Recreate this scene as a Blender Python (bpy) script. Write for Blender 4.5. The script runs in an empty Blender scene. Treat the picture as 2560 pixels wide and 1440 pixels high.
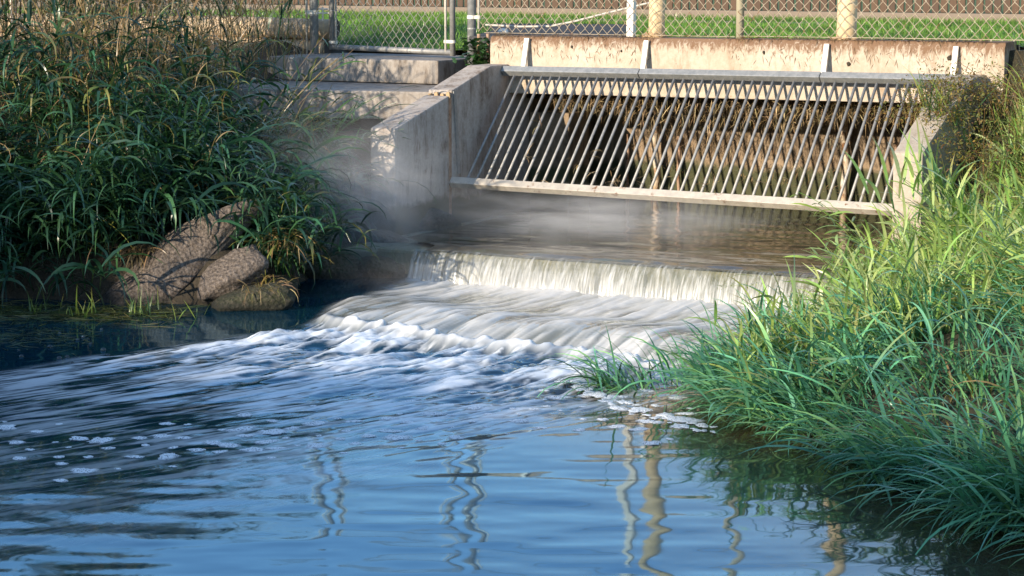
import bpy, bmesh, math, random
import numpy as np
from mathutils import Vector, Matrix

sc = bpy.context.scene
col = sc.collection
R = math.radians

# ------------------------------------------------------------------ camera, sky, sun, exposure
cd = bpy.data.cameras.new('camera')
cam = bpy.data.objects.new('camera', cd)
col.objects.link(cam)
cam.location = (0, 0, 1.9)
cam.rotation_euler = (R(90 - 8.166), 0, 0)
cd.sensor_width = 36
cd.lens = 36 * 5840 / 2560
cd.clip_end = 500
sc.camera = cam

SUN_AZ, SUN_EL = 224.0, 16.5
world = bpy.data.worlds.new('World')
sc.world = world
world.use_nodes = True
wn = world.node_tree
sky = wn.nodes.new('ShaderNodeTexSky')
sky.sky_type = 'NISHITA'
sky.sun_disc = False
sky.sun_elevation = R(SUN_EL)
sky.sun_rotation = R(SUN_AZ)
sky.dust_density = 0.2
sky.ozone_density = 2.2
wn.links.new(sky.outputs[0], wn.nodes['Background'].inputs[0])
wn.nodes['Background'].inputs[1].default_value = 0.135

sd = bpy.data.lights.new('sun', 'SUN')
sd.energy = 3.4
sd.angle = R(0.6)
sd.color = (1.0, 0.86, 0.67)
sun = bpy.data.objects.new('sun', sd)
col.objects.link(sun)
a, e = R(SUN_AZ), R(SUN_EL)
to_sun = Vector((math.sin(a) * math.cos(e), math.cos(a) * math.cos(e), math.sin(e)))
sun.rotation_euler = to_sun.to_track_quat('Z', 'Y').to_euler()
sun.location = to_sun * 40

sc.view_settings.view_transform = 'Standard'
sc.view_settings.look = 'None'
sc.view_settings.gamma = 1
sc.view_settings.exposure = 1.32
sc.render.engine = 'CYCLES'
sc.cycles.use_denoising = True
sc.cycles.max_bounces = 6
sc.cycles.transparent_max_bounces = 16
sc.cycles.volume_bounces = 0
sc.cycles.caustics_reflective = False
sc.cycles.caustics_refractive = False

# ------------------------------------------------------------------ the frame of the culvert: s along the headwall, t out of it, z up
TH = R(28)
U = np.array([math.cos(TH), -math.sin(TH), 0.0])
N = np.array([-math.sin(TH), -math.cos(TH), 0.0])
O = np.array([-0.1513, 16.1462, 0.0])
rng = np.random.default_rng(7)
random.seed(3)

def W(s, t, z):
    p = O + U * s + N * t
    return (p[0], p[1], z)

def st_of(x, y):
    dx, dy = x - O[0], y - O[1]
    return dx * U[0] + dy * U[1], dx * N[0] + dy * N[1]

# ------------------------------------------------------------------ noise in numpy
def _h(ix, iy, seed):
    n = (ix.astype(np.int64) * 374761393 + iy.astype(np.int64) * 668265263 + seed * 1274126177) & 0x7fffffff
    n = ((n ^ (n >> 13)) * 1274126177) & 0x7fffffff
    return ((n ^ (n >> 16)) & 0xffff) / 65535.0

def vnoise(x, y, seed=0):
    x = np.asarray(x, float); y = np.asarray(y, float)
    ix, iy = np.floor(x), np.floor(y)
    fx, fy = x - ix, y - iy
    fx = fx * fx * fx * (fx * (fx * 6 - 15) + 10); fy = fy * fy * fy * (fy * (fy * 6 - 15) + 10)
    a_, b_ = _h(ix, iy, seed), _h(ix + 1, iy, seed)
    c_, d_ = _h(ix, iy + 1, seed), _h(ix + 1, iy + 1, seed)
    return (a_ * (1 - fx) + b_ * fx) * (1 - fy) + (c_ * (1 - fx) + d_ * fx) * fy

def fbm(x, y, seed=0, o=4):
    v = 0; amp = .5; tot = 0
    for k in range(o):
        v = v + amp * vnoise(np.asarray(x) * 2 ** k + 17.3 * k, np.asarray(y) * 2 ** k - 9.1 * k, seed + k); tot += amp; amp *= .5
    return v / tot

def sstep(a_, b_, x):
    u = np.clip((np.asarray(x, float) - a_) / (b_ - a_), 0, 1)
    return u * u * (3 - 2 * u)

# ------------------------------------------------------------------ materials
class NT:
    def __init__(self, name):
        self.m = bpy.data.materials.new(name); self.m.use_nodes = True
        self.t = self.m.node_tree; self.b = self.t.nodes['Principled BSDF']; self.out = self.t.nodes['Material Output']
    def n(self, kind, **kw):
        nd = self.t.nodes.new('ShaderNode' + kind)
        for k, v in kw.items():
            if k.startswith('i_'):
                nd.inputs[k[2:].replace('_', ' ')].default_value = v
            else:
                setattr(nd, k, v)
        return nd
    def l(self, a_, b_): self.t.links.new(a_, b_)
    def coord(self, scale=(1, 1, 1), kind='Object'):
        tc = self.n('TexCoord'); mp = self.n('Mapping'); mp.inputs['Scale'].default_value = scale
        self.l(tc.outputs[kind], mp.inputs['Vector']); return mp.outputs[0]
    def noise(self, vec, scale, detail=5, rough=.6, dist=0):
        nd = self.n('TexNoise'); nd.inputs['Scale'].default_value = scale; nd.inputs['Detail'].default_value = detail
        nd.inputs['Roughness'].default_value = rough; nd.inputs['Distortion'].default_value = dist
        self.l(vec, nd.inputs['Vector']); return nd.outputs[0]
    def ramp(self, fac, stops):
        nd = self.n('ValToRGB'); el = nd.color_ramp.elements
        while len(el) < len(stops): el.new(.5)
        for e_, (p, c) in zip(el, stops):
            e_.position = p; e_.color = c if len(c) == 4 else (*c, 1)
        self.l(fac, nd.inputs[0]); return nd.outputs[0]
    def mix(self, fac, a_, b_, mode='MIX'):
        nd = self.n('Mix', data_type='RGBA', blend_type=mode)
        for sk, v in ((nd.inputs[0], fac), (nd.inputs[6], a_), (nd.inputs[7], b_)):
            if hasattr(v, 'is_output'): self.l(v, sk)
            elif isinstance(v, (int, float)): sk.default_value = v
            else: sk.default_value = (*v, 1) if len(v) == 3 else v
        return nd.outputs[2]
    def math(self, op, a_, b_=0.0):
        nd = self.n('Math', operation=op)
        for sk, v in ((nd.inputs[0], a_), (nd.inputs[1], b_)):
            if hasattr(v, 'is_output'): self.l(v, sk)
            else: sk.default_value = v
        return nd.outputs[0]
    def bump(self, h, strength=.3, dist=.01):
        nd = self.n('Bump'); nd.inputs['Strength'].default_value = strength; nd.inputs['Distance'].default_value = dist
        self.l(h, nd.inputs['Height']); self.l(nd.outputs[0], self.b.inputs['Normal'])
    def set(self, base=None, rough=None, metal=None):
        if base is not None:
            if hasattr(base, 'is_output'): self.l(base, self.b.inputs['Base Color'])
            else: self.b.inputs['Base Color'].default_value = (*base, 1)
        if rough is not None:
            if hasattr(rough, 'is_output'): self.l(rough, self.b.inputs['Roughness'])
            else: self.b.inputs['Roughness'].default_value = rough
        if metal is not None: self.b.inputs['Metallic'].default_value = metal
        return self

def m_concrete(name, c1, c2, stain, stain_lo=.52, streak=.5, moss_z=None, top_dirt=None):
    k = NT(name)
    v = k.coord(kind='Generated') if False else None
    geo = k.n('NewGeometry'); pos = geo.outputs['Position']
    big = k.noise(pos, 2.2, 4, .6); fine = k.noise(pos, 38, 6, .75)
    base = k.mix(k.ramp(big, [(.3, (0, 0, 0)), (.7, (1, 1, 1))]), c1, c2)
    base = k.mix(k.ramp(fine, [(.38, (0, 0, 0)), (.62, (1, 1, 1))]), k.mix(.72, stain, base), base)
    mp = k.n('Mapping'); mp.inputs['Scale'].default_value = (13, 13, 3.2); k.l(pos, mp.inputs['Vector'])
    st = k.noise(mp.outputs[0], 1.0, 7, .75, .5)
    blot = k.noise(pos, 5.5, 6, .7, .6)
    sf = k.math('MULTIPLY', k.ramp(st, [(.46, (0, 0, 0)), (.62, (1, 1, 1))]), k.ramp(blot, [(stain_lo - .1, (0, 0, 0)), (stain_lo + .12, (1, 1, 1))]))
    base = k.mix(k.math('MULTIPLY', sf, streak), base, stain)
    vo = k.n('TexVoronoi'); vo.inputs['Scale'].default_value = 26; k.l(pos, vo.inputs['Vector'])
    pit = k.ramp(vo.outputs['Distance'], [(.06, (1, 1, 1)), (.12, (0, 0, 0))])
    gate = k.ramp(k.noise(pos, 9, 2), [(.58, (0, 0, 0)), (.62, (1, 1, 1))])
    base = k.mix(k.math('MULTIPLY', k.math('MULTIPLY', pit, gate), .75), base, (.05, .04, .03))
    sx = k.n('SeparateXYZ'); k.l(pos, sx.inputs[0])
    if top_dirt:
        mr = k.n('MapRange'); mr.inputs[1].default_value = top_dirt - .14; mr.inputs[2].default_value = top_dirt; k.l(sx.outputs[2], mr.inputs[0])
        mp2 = k.n('Mapping'); mp2.inputs['Scale'].default_value = (30, 30, 9); k.l(pos, mp2.inputs['Vector'])
        dn = k.noise(mp2.outputs[0], 1.0, 6, .75, 1.2)
        sm = k.math('ADD', k.math('MULTIPLY', mr.outputs[0], .42), dn)
        base = k.mix(k.ramp(sm, [(.68, (0, 0, 0)), (.84, (.9, .9, .9))]), base, (.15, .075, .035))
    if moss_z is not None:
        mr = k.n('MapRange'); mr.inputs[1].default_value = moss_z + .1; mr.inputs[2].default_value = moss_z - .06; k.l(sx.outputs[2], mr.inputs[0])
        sm = k.math('ADD', k.math('MULTIPLY', mr.outputs[0], .6), k.math('MULTIPLY', blot, .7))
        moss = k.mix(fine, (.03, .045, .012), (.07, .06, .03))
        base = k.mix(k.ramp(sm, [(.55, (0, 0, 0)), (.72, (1, 1, 1))]), base, moss)
    k.set(base, .88); k.bump(k.math('ADD', fine, k.math('MULTIPLY', pit, -.4)), .45, .006)
    return k.m

M = {}
M['concrete_warm'] = m_concrete('concrete_warm', (.42, .35, .265), (.53, .465, .385), (.25, .16, .09), .50, .7, None, 1.34)
M['concrete_grey'] = m_concrete('concrete_grey', (.36, .325, .295), (.46, .41, .365), (.13, .09, .06), .46, .85, .28)
M['concrete_right'] = m_concrete('concrete_right', (.37, .32, .26), (.44, .385, .32), (.2, .15, .10), .54, .6)
M['concrete_step'] = m_concrete('concrete_step', (.29, .26, .23), (.38, .34, .30), (.11, .08, .055), .44, .85)
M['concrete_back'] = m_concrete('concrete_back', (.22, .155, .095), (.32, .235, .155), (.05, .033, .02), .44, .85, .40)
M['concrete_weir'] = m_concrete('concrete_weir', (.20, .19, .12), (.28, .27, .2), (.05, .07, .02), .45, .8)

def m_metal(name, c, c2, rough=.42, metal=.75, rust=0.0, sc_=30):
    k = NT(name); geo = k.n('NewGeometry'); pos = geo.outputs['Position']
    n1 = k.noise(pos, sc_, 4, .6)
    base = k.mix(k.ramp(n1, [(.35, (0, 0, 0)), (.65, (1, 1, 1))]), c, c2)
    if rust:
        n2 = k.noise(pos, 14, 6, .7); base = k.mix(k.ramp(n2, [(.62 - rust * .3, (0, 0, 0)), (.72 - rust * .3, (1, 1, 1))]), base, (.19, .085, .03))
    k.set(base, rough, metal); k.bump(n1, .08, .002); return k.m

M['galv'] = m_metal('galv', (.24, .24, .23), (.33, .32, .305), .55, .3)
M['galv_beam'] = m_metal('galv_beam', (.42, .38, .32), (.54, .49, .41), .6, .25, .12, 18)
M['galv_dark'] = m_metal('galv_dark', (.26, .27, .27), (.37, .37, .36), .45, .45)
M['wire'] = m_metal('wire', (.29, .235, .16), (.42, .35, .26), .55, .35, .25, 20)
M['wire_cool'] = m_metal('wire_cool', (.20, .19, .17), (.31, .29, .255), .5, .4, .1, 20)
M['strap'] = m_metal('strap', (.62, .58, .50), (.72, .68, .6), .55, .15, .05)
M['rust_pipe'] = m_metal('rust_pipe', (.40, .28, .2), (.32, .19, .12), .7, .2, .35)
M['chamber_pipe'] = m_metal('chamber_pipe', (.60, .54, .44), (.34, .22, .12), .6, .1, .45, 9)

def m_paint(name, c, c2, dirt):
    k = NT(name); pos = k.n('NewGeometry').outputs['Position']
    n1 = k.noise(pos, 12, 5, .7); n2 = k.noise(pos, 60, 4)
    base = k.mix(n1, c, c2); base = k.mix(k.ramp(n1, [(.58, (0, 0, 0)), (.74, (1, 1, 1))]), base, dirt)
    k.set(base, .7); k.bump(n2, .2, .004); return k.m
M['beige'] = m_paint('beige', (.60, .43, .24), (.66, .52, .33), (.30, .19, .09))
M['white_paint'] = m_paint('white_paint', (.78, .74, .68), (.8, .78, .72), (.4, .33, .25))
M['greenish_pipe'] = m_paint('greenish_pipe', (.40, .36, .24), (.46, .42, .31), (.22, .15, .08))
M['rubble'] = m_paint('rubble', (.34, .22, .11), (.42, .29, .16), (.16, .09, .04))
M['hose'] = m_paint('hose', (.45, .42, .38), (.5, .46, .4), (.3, .26, .2))

def m_wood(name, c, c2, per_object=True):
    k = NT(name); tc = k.n('TexCoord'); mp = k.n('Mapping'); mp.inputs['Scale'].default_value = (30, 30, 2); k.l(tc.outputs['Object'], mp.inputs['Vector'])
    oi = k.n('ObjectInfo'); add = k.n('VectorMath', operation='ADD'); k.l(mp.outputs[0], add.inputs[0])
    cx = k.n('CombineXYZ'); k.l(k.math('MULTIPLY', oi.outputs['Random'], 50.0), cx.inputs[2]); k.l(cx.outputs[0], add.inputs[1])
    g = k.noise(add.outputs[0], 1.2, 5, .65, .8)
    base = k.mix(g, c, c2)
    if per_object:
        base = k.mix(k.math('MULTIPLY', oi.outputs['Random'], .55), base, (.05, .03, .02))
    k.set(base, .8); k.bump(g, .3, .004); return k.m
M['board'] = m_wood('board', (.066, .036, .020), (.115, .066, .037))
M['kickboard'] = m_wood('kickboard', (.15, .115, .09), (.22, .17, .13), False)
M['log'] = m_paint('log', (.42, .30, .18), (.54, .41, .27), (.24, .15, .085))
k = NT('log_end'); k.set((.055, .045, .035), .9); M['log_end'] = k.m

def m_soil(name, c, c2, c3):
    k = NT(name); pos = k.n('NewGeometry').outputs['Position']
    n1 = k.noise(pos, 4, 6, .7); n2 = k.noise(pos, 45, 5, .7)
    base = k.mix(n1, c, c2); base = k.mix(k.ramp(n2, [(.5, (0, 0, 0)), (.68, (1, 1, 1))]), base, c3)
    k.set(base, .95); k.bump(n2, .8, .02); return k.m
M['soil'] = m_soil('soil', (.035, .028, .018), (.05, .04, .025), (.085, .06, .035))
M['soil_right'] = m_soil('soil_right', (.03, .03, .014), (.04, .034, .018), (.06, .046, .022))
M['lawn'] = m_soil('lawn', (.05, .10, .018), (.075, .13, .025), (.035, .07, .015))
M['asphalt'] = m_soil('asphalt', (.05, .05, .053), (.06, .06, .063), (.085, .085, .085))
M['bed'] = m_soil('bed', (.05, .04, .02), (.06, .05, .025), (.03, .035, .012))
M['kerb'] = m_soil('kerb', (.22, .2, .18), (.27, .25, .22), (.15, .13, .11))

def m_rock(name, ca=(.22, .175, .145), cb=(.33, .275, .23), cd_=(.09, .07, .055)):
    k = NT(name); tc = k.n('TexCoord'); pos = tc.outputs['Object']
    n1 = k.noise(pos, 5, 6, .7); n2 = k.noise(pos, 55, 6, .8)
    base = k.mix(n1, ca, cb)
    base = k.mix(k.ramp(n2, [(.42, (0, 0, 0)), (.62, (1, 1, 1))]), cd_, base)
    vo = k.n('TexVoronoi'); vo.inputs['Scale'].default_value = 46; k.l(pos, vo.inputs['Vector'])
    wp = k.n('NewGeometry').outputs['Position']; wz_ = k.n('SeparateXYZ'); k.l(wp, wz_.inputs[0])
    wf = k.ramp(k.math('ADD', wz_.outputs[2], k.math('MULTIPLY', k.noise(wp, 11, 3), .05)), [(.055, (1, 1, 1)), (.085, (0, 0, 0))])
    base = k.mix(k.math('MULTIPLY', wf, .7), base, (.012, .013, .010))
    k.set(base, .92); k.bump(k.math('ADD', n2, k.math('MULTIPLY', vo.outputs['Distance'], .8)), 1.0, .02); return k.m
M['rock'] = m_rock('rock')
M['mossy_rock'] = m_rock('mossy_rock', (.075, .065, .045), (.14, .115, .085), (.035, .042, .016))

def m_leaf(name, rough=.5, trans=.3):
    k = NT(name); at = k.n('Attribute', attribute_name='Col')
    pos = k.n('NewGeometry').outputs['Position']
    n1 = k.noise(pos, 30, 3)
    base = k.mix(.35, at.outputs['Color'], k.mix(n1, (.4, .4, .4), (1.6, 1.6, 1.6)), 'MULTIPLY')
    k.set(base, rough)
    tr = k.n('BsdfTranslucent'); k.l(k.mix(.5, base, (1.2, 1.35, .5), 'MULTIPLY'), tr.inputs[0])
    mx = k.n('MixShader'); mx.inputs[0].default_value = trans
    k.l(k.b.outputs[0], mx.inputs[1]); k.l(tr.outputs[0], mx.inputs[2]); k.l(mx.outputs[0], k.out.inputs[0]); return k.m
M['leaf'] = m_leaf('leaf', .32, .3)
M['straw'] = m_leaf('straw', .7, .1)

# ------------------------------------------------------------------ object helpers
def tag(o, label=None, cat=None, group=None, kind=None):
    if label: o['label'] = label
    if cat: o['category'] = cat
    if group: o['group'] = group
    if kind: o['kind'] = kind
    return o

def empty(name, loc=(0, 0, 0), label=None, cat=None, group=None, kind=None):
    o = bpy.data.objects.new(name, None); o.location = loc; col.objects.link(o); o.empty_display_size = .05
    return tag(o, label, cat, group, kind)

def put(name, me, mat, parent=None, smooth=False):
    if mat is not None:
        for m_ in (mat if isinstance(mat, (list, tuple)) else [mat]): me.materials.append(M[m_] if isinstance(m_, str) else m_)
    if smooth:
        me.polygons.foreach_set('use_smooth', [True] * len(me.polygons))
    o = bpy.data.objects.new(name, me); col.objects.link(o)
    if parent is not None:
        o.parent = parent
        o.matrix_parent_inverse = Matrix.Translation(-Vector(parent.location))
    return o

def mesh_np(name, V, F):
    me = bpy.data.meshes.new(name)
    V = np.asarray(V, np.float32); F = np.asarray(F, np.int32)
    me.vertices.add(len(V)); me.vertices.foreach_set('co', V.ravel())
    n, c = F.shape
    me.loops.add(n * c); me.loops.foreach_set('vertex_index', F.ravel())
    me.polygons.add(n)
    me.polygons.foreach_set('loop_start', np.arange(0, n * c, c, dtype=np.int32))
    me.polygons.foreach_set('loop_total', np.full(n, c, np.int32))
    me.update(); return me

class MB:
    def __init__(self): self.bm = bmesh.new()
    def prism(self, bottom, top):
        """two rings of points joined into a closed solid"""
        b = [self.bm.verts.new(p) for p in bottom]; t = [self.bm.verts.new(p) for p in top]; n = len(b)
        self.bm.faces.new(b[::-1]); self.bm.faces.new(t)
        for i in range(n): self.bm.faces.new((b[i], b[(i + 1) % n], t[(i + 1) % n], t[i]))
        return self
    def box_st(self, s0, s1, t0, t1, z0, z1):
        q = [(s0, t0), (s1, t0), (s1, t1), (s0, t1)]
        return self.prism([W(s, t, z0) for s, t in q], [W(s, t, z1) for s, t in q])
    def tube(self, pts, r, n=8, cap=True, flat=False):
        pts = [Vector(p) for p in pts]; rs = r if isinstance(r, (list, tuple)) else [r] * len(pts); rings = []
        ref = Vector((0, 0, 1))
        for i, p in enumerate(pts):
            d = (pts[min(i + 1, len(pts) - 1)] - pts[max(i - 1, 0)]).normalized()
            rf = ref if abs(d.dot(ref)) < .95 else Vector((1, 0, 0))
            x = d.cross(rf).normalized(); y = d.cross(x)
            rings.append([self.bm.verts.new(p + (x * math.cos(2 * math.pi * (j + .5) / n) + y * math.sin(2 * math.pi * (j + .5) / n)) * rs[i]) for j in range(n)])
        for q, w in zip(rings, rings[1:]):
            for j in range(n): self.bm.faces.new((q[j], q[(j + 1) % n], w[(j + 1) % n], w[j]))
        if cap: self.bm.faces.new(rings[0][::-1]); self.bm.faces.new(rings[-1])
        return self
    def build(self, name, mat, parent=None, bevel=0, smooth=False, seg=2):
        if bevel:
            bmesh.ops.bevel(self.bm, geom=list(self.bm.edges), offset=bevel, segments=seg, affect='EDGES', profile=.6)
        bmesh.ops.recalc_face_normals(self.bm, faces=list(self.bm.faces))
        me = bpy.data.meshes.new(name); self.bm.to_mesh(me); self.bm.free()
        return put(name, me, mat, parent, smooth)

def wall_profile(s0, s1, prof, mb=None):
    """a wall between s0 and s1 with a profile of (t, z) points"""
    mb = mb or MB()
    return mb.prism([W(s0, t, z) for t, z in prof], [W(s1, t, z) for t, z in prof])

# ------------------------------------------------------------------ the ground: bed, banks, lawn, path
def poly_dist(px, py, line):
    best = np.full(px.shape, 1e9)
    for (ax, ay), (bx, by) in zip(line, line[1:]):
        dx, dy = bx - ax, by - ay
        u = np.clip(((px - ax) * dx + (py - ay) * dy) / (dx * dx + dy * dy), 0, 1)
        best = np.minimum(best, np.hypot(px - ax - u * dx, py - ay - u * dy))
    return best

def inside(px, py, poly):
    r = np.zeros(px.shape, bool)
    for (ax, ay), (bx, by) in zip(poly, poly[1:] + poly[:1]):
        c = ((ay > py) != (by > py)) & (px < (bx - ax) * (py - ay) / (by - ay + 1e-12) + ax)
        r ^= c
    return r

LW = [(-40, 12.0), (-6, 12.9), (-2.85, 12.85), (-2.39, 12.75), (-2.02, 12.62), (-1.57, 12.55), (-1.33, 12.75), (-1.2, 13.57), (-1.06, 14.5), (-.98, 15.0), (-.62, 15.4), W(.06, .4, 0)[:2], W(.06, -1.2, 0)[:2]]
RW = [W(3.42, -1.2, 0)[:2], W(3.40, 1.2, 0)[:2], W(3.36, 2.1, 0)[:2], (1.74, 12.2), (1.64, 11.4), (1.42, 10.85), (1.10, 10.42), (.85, 9.95), (.95, 9.4), (1.15, 9.0), (1.35, 8.6), (1.5, 8.1), (1.62, 7.6), (1.85, 7.0), (2.1, 6.2), (2.3, 5.0), (2.6, 2.5)]
LPOLY = LW + [W(-.2, -6, 0)[:2], (-5, 34), (-40, 34)]
RPOLY = RW + [(30, 2.5), (30, 22), W(3.6, -6, 0)[:2]]

def left_h(x, y):
    d = poly_dist(x, y, LW); ins = inside(x, y, LPOLY)
    s, t = st_of(x, y)
    h = .28 * sstep(0, .25, d) + .82 * sstep(.2, 2.3, d) + .05 * (fbm(x * 2, y * 2, 5) - .5)
    h = np.minimum(h, np.where((s > -1.75) & (t < 1.15), np.where(t < -.0, 1.0, .70), 9))
    h = np.where((s > -1.75) & (t < 1.55), np.minimum(h, .55 + .5 * sstep(.6, 1.7, -s)), h)
    h = np.where(t < -.2, np.minimum(h, 1.12) + .2 * sstep(-.25, -1.0, t), h)
    return np.where(ins, h, -.45 * np.minimum(1, d / .5))

def right_h(x, y):
    d = poly_dist(x, y, RW); ins = inside(x, y, RPOLY)
    h = .09 * sstep(0, .2, d) + .16 * sstep(.1, 1.0, d) + .75 * sstep(.6, 3.2, d) + .04 * (fbm(x * 2, y * 2, 9) - .5)
    s, t = st_of(x, y)
    h = np.where(t < 1.5, np.maximum(h, .98 - .75 * sstep(-.1, 1.3, t) + .25 * sstep(3.6, 4.6, s)), h)
    h = np.where(t < -.05, 1.3, h)
    return np.where(ins, h, -.45 * np.minimum(1, d / .5))

def terrain(name, xs, ys, fn, keep, mat):
    X, Y = np.meshgrid(xs, ys); Zh = fn(X, Y); ny, nx = X.shape
    V = np.stack([X, Y, Zh], -1).reshape(-1, 3)
    idx = np.arange(nx * ny).reshape(ny, nx)
    Q = np.stack([idx[:-1, :-1], idx[:-1, 1:], idx[1:, 1:], idx[1:, :-1]], -1).reshape(-1, 4)
    k_ = keep(X, Y).reshape(-1); Q = Q[k_[Q].all(1)]
    o = put(name, mesh_np(name, V, Q), mat, smooth=True)
    return tag(o, kind='structure')

def keepL(x, y):
    s, t = st_of(x, y)
    return (s < np.where(t < 1.58, -.06, 9)) & (poly_dist(x, y, LW) < np.where(inside(x, y, LPOLY), 99, .8)) & (t > -.95)
def keepR(x, y):
    s, t = st_of(x, y)
    return (s > np.where(t < 1.3, 3.47, -9)) & (poly_dist(x, y, RW) < np.where(inside(x, y, RPOLY), 99, .8)) & (t > -.3)
tag(terrain('bank_left', np.arange(-7, .4, .07), np.arange(12.2, 21.5, .07), left_h, keepL, 'soil'), 'dark earth bank under the reeds left of the wing wall')
tag(terrain('bank_right', np.arange(.3, 6.5, .07), np.arange(4.6, 16.6, .07), right_h, keepR, 'soil_right'), 'earth bank under the grass on the right')

def lawn_z(x, y):
    s, t = st_of(np.asarray(x, float), np.asarray(y, float))
    return 1.315 - .125 * sstep(-2.4, -.95, t) * sstep(-.1, -.5, s)
def keepN(x, y):
    s, t = st_of(x, y)
    return (t < np.where(s < -.36, -.88, np.where(s < 0, -.33, -.27))) & (t > -9)
tag(terrain('lawn', np.arange(-16, 9, .1), np.arange(11, 34, .1), lawn_z, keepN, 'lawn'), 'mown green lawn behind the chain link fence')
MB().box_st(-.02, 3.62, -.30, -.262, .9, 1.33).build('soil_edge', 'soil', None)
tag(bpy.data.objects['soil_edge'], 'strip of soil behind the headwall top', kind='structure')
ground = MB(); vs = [ground.bm.verts.new(p) for p in ((-200, -200, -.6), (200, -200, -.6), (200, 300, -.6), (-200, 300, -.6))]; ground.bm.faces.new(vs)
tag(ground.build('stream_bed', 'bed'), 'dark muddy stream bed under the water', kind='structure')
back = MB(); vs = [back.bm.verts.new(p) for p in (W(-60, -8, 1.3), W(60, -8, 1.3), W(90, -150, 1.3), W(-90, -150, 1.3))]; back.bm.faces.new(vs)
tag(back.build('ground', 'lawn'), 'level ground beyond the board fence', kind='structure')
pp = [(-.30, 16.45), (.15, 16.2), (.80, 16.0), (.86, 17.3), (.98, 19.2), (-.1, 19.4), (-.28, 19.1), (-.1, 18.0)]
path = MB().prism([(x, y, 1.25) for x, y in pp], [(x, y, 1.322) for x, y in pp]).build('path', 'asphalt')
tag(path, 'dark asphalt path patch behind the chain link fence', kind='structure')

# ------------------------------------------------------------------ headwall, side walls, chamber
hw = empty('concrete_headwall', W(1.8, 0, .95), 'long tan concrete headwall beam stained brown along its top edge', 'headwall')
hp = [(0, .948), (0, 1.30), (-.012, 1.318), (-.022, 1.336), (-.26, 1.336), (-.26, .948)]
mb = MB()
mb.prism([W(-.0, t, z + (-.004)) for t, z in hp], [W(3.61, t, z + .018) for t, z in hp])
mb.build('beam', 'concrete_warm', hw, .006)
for s, t, z, r in ((2.02, 0, 1.26, .012), (.63, 0, 1.27, .010), (3.26, 0, 1.25, .018), (1.0, 0, 1.25, .007), (2.6, 0, 1.20, .016)):
    m_ = MB(); pts = []
    for j in range(9):
        an = 2 * math.pi * j / 9; rr = r * random.uniform(.7, 1.3)
        pts.append((s + rr * math.cos(an), z + rr * 1.3 * math.sin(an)))
    m_.prism([W(p[0], -.004, p[1]) for p in pts], [W(s + (p[0] - s) * .5, .012, z + (p[1] - z) * .5) for p in pts])
    m_.build('dirt_clod', 'soil', hw)

lw = empty('concrete_side_wall', W(.06, .4, .1), 'grey concrete side wall with sloping top against the left end of the rack', 'wall')
wall_profile(-.03, .15, [(-.30, .05), (.80, .05), (.80, 1.005), (.265, 1.143), (-.30, 1.143)]).build('wall', 'concrete_grey', lw, .012)
wall_profile(-.028, .146, [(.80, .06), (.835, .06), (.835, .955), (.80, .955)]).build('joint_filler', 'rust_pipe', lw)
for i in range(4):
    s = -.015 + i * .045; m_ = MB()
    m_.prism([W(s + dx, .808 + dy, .955) for dx, dy in ((0, 0), (.032, .004), (.036, .03), (.004, .033))], [W(s + dx, .81 + dy, .985 + .01 * (i % 2)) for dx, dy in ((.004, .004), (.028, .006), (.03, .026), (.008, .028))])
    m_.build('mortar_chunk', 'rubble', lw, .004)

ww = empty('concrete_wing_wall', W(.06, 1.2, .1), 'pale concrete wing wall with a lit end face beside the reeds', 'wall')
wall_profile(-.035, .15, [(.835, -.3), (1.534, -.3), (1.534, .80), (.835, .975)]).build('wall', 'concrete_grey', ww, .016)

rw = empty('concrete_wing_wall', W(3.41, .6, .1), 'right concrete wing wall half buried in sunlit grass and weeds', 'wall')
wall_profile(3.32, 3.50, [(-.30, -.3), (1.22, -.3), (1.22, .755), (.42, 1.10), (.25, 1.15), (-.02, 1.152), (-.02, .94), (-.30, .94)]).build('wall', 'concrete_right', rw, .016)

ch = empty('culvert_chamber', W(1.7, -.9, .1), 'dim concrete chamber wall with mossy foot behind the sloping bars', 'culvert')
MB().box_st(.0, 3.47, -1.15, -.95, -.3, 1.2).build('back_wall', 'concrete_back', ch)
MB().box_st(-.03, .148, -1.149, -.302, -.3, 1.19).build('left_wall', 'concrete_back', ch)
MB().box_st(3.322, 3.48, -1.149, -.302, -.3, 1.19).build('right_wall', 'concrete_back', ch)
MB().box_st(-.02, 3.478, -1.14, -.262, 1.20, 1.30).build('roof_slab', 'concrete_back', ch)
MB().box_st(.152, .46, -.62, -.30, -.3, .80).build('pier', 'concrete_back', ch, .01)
for s in (.87, 2.28):
    m_ = MB(); pts = [W(s + .012 * math.sin(i * 1.7 + s * 3), -.85 + .008 * math.cos(i), .02 + i * .11) for i in range(9)]
    m_.tube(pts, [.026, .024, .026, .023, .025, .022, .026, .022, .022], 10)
    m_.build('pipe', 'chamber_pipe', ch, smooth=True)
for s in (.62, 1.02, 2.62, 2.78):
    m_ = MB(); m_.tube([W(s + .01 * (i % 2), -.90, .1 + i * .13) for i in range(5)], .012, 6); m_.build('thin_pipe', 'rust_pipe', ch, smooth=True)

# weir and its ledge
wr = empty('concrete_weir', W(2, 2.2, -.1), 'low mossy concrete weir sill under the falling water', 'weir')
MB().box_st(.452, 3.9, 1.95, 2.27, -.5, .145).build('sill', 'concrete_weir', wr, .02)
MB().box_st(.152, .45, .03, 2.27, -.4, .12).build('ledge', 'concrete_weir', wr, .01)

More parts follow.
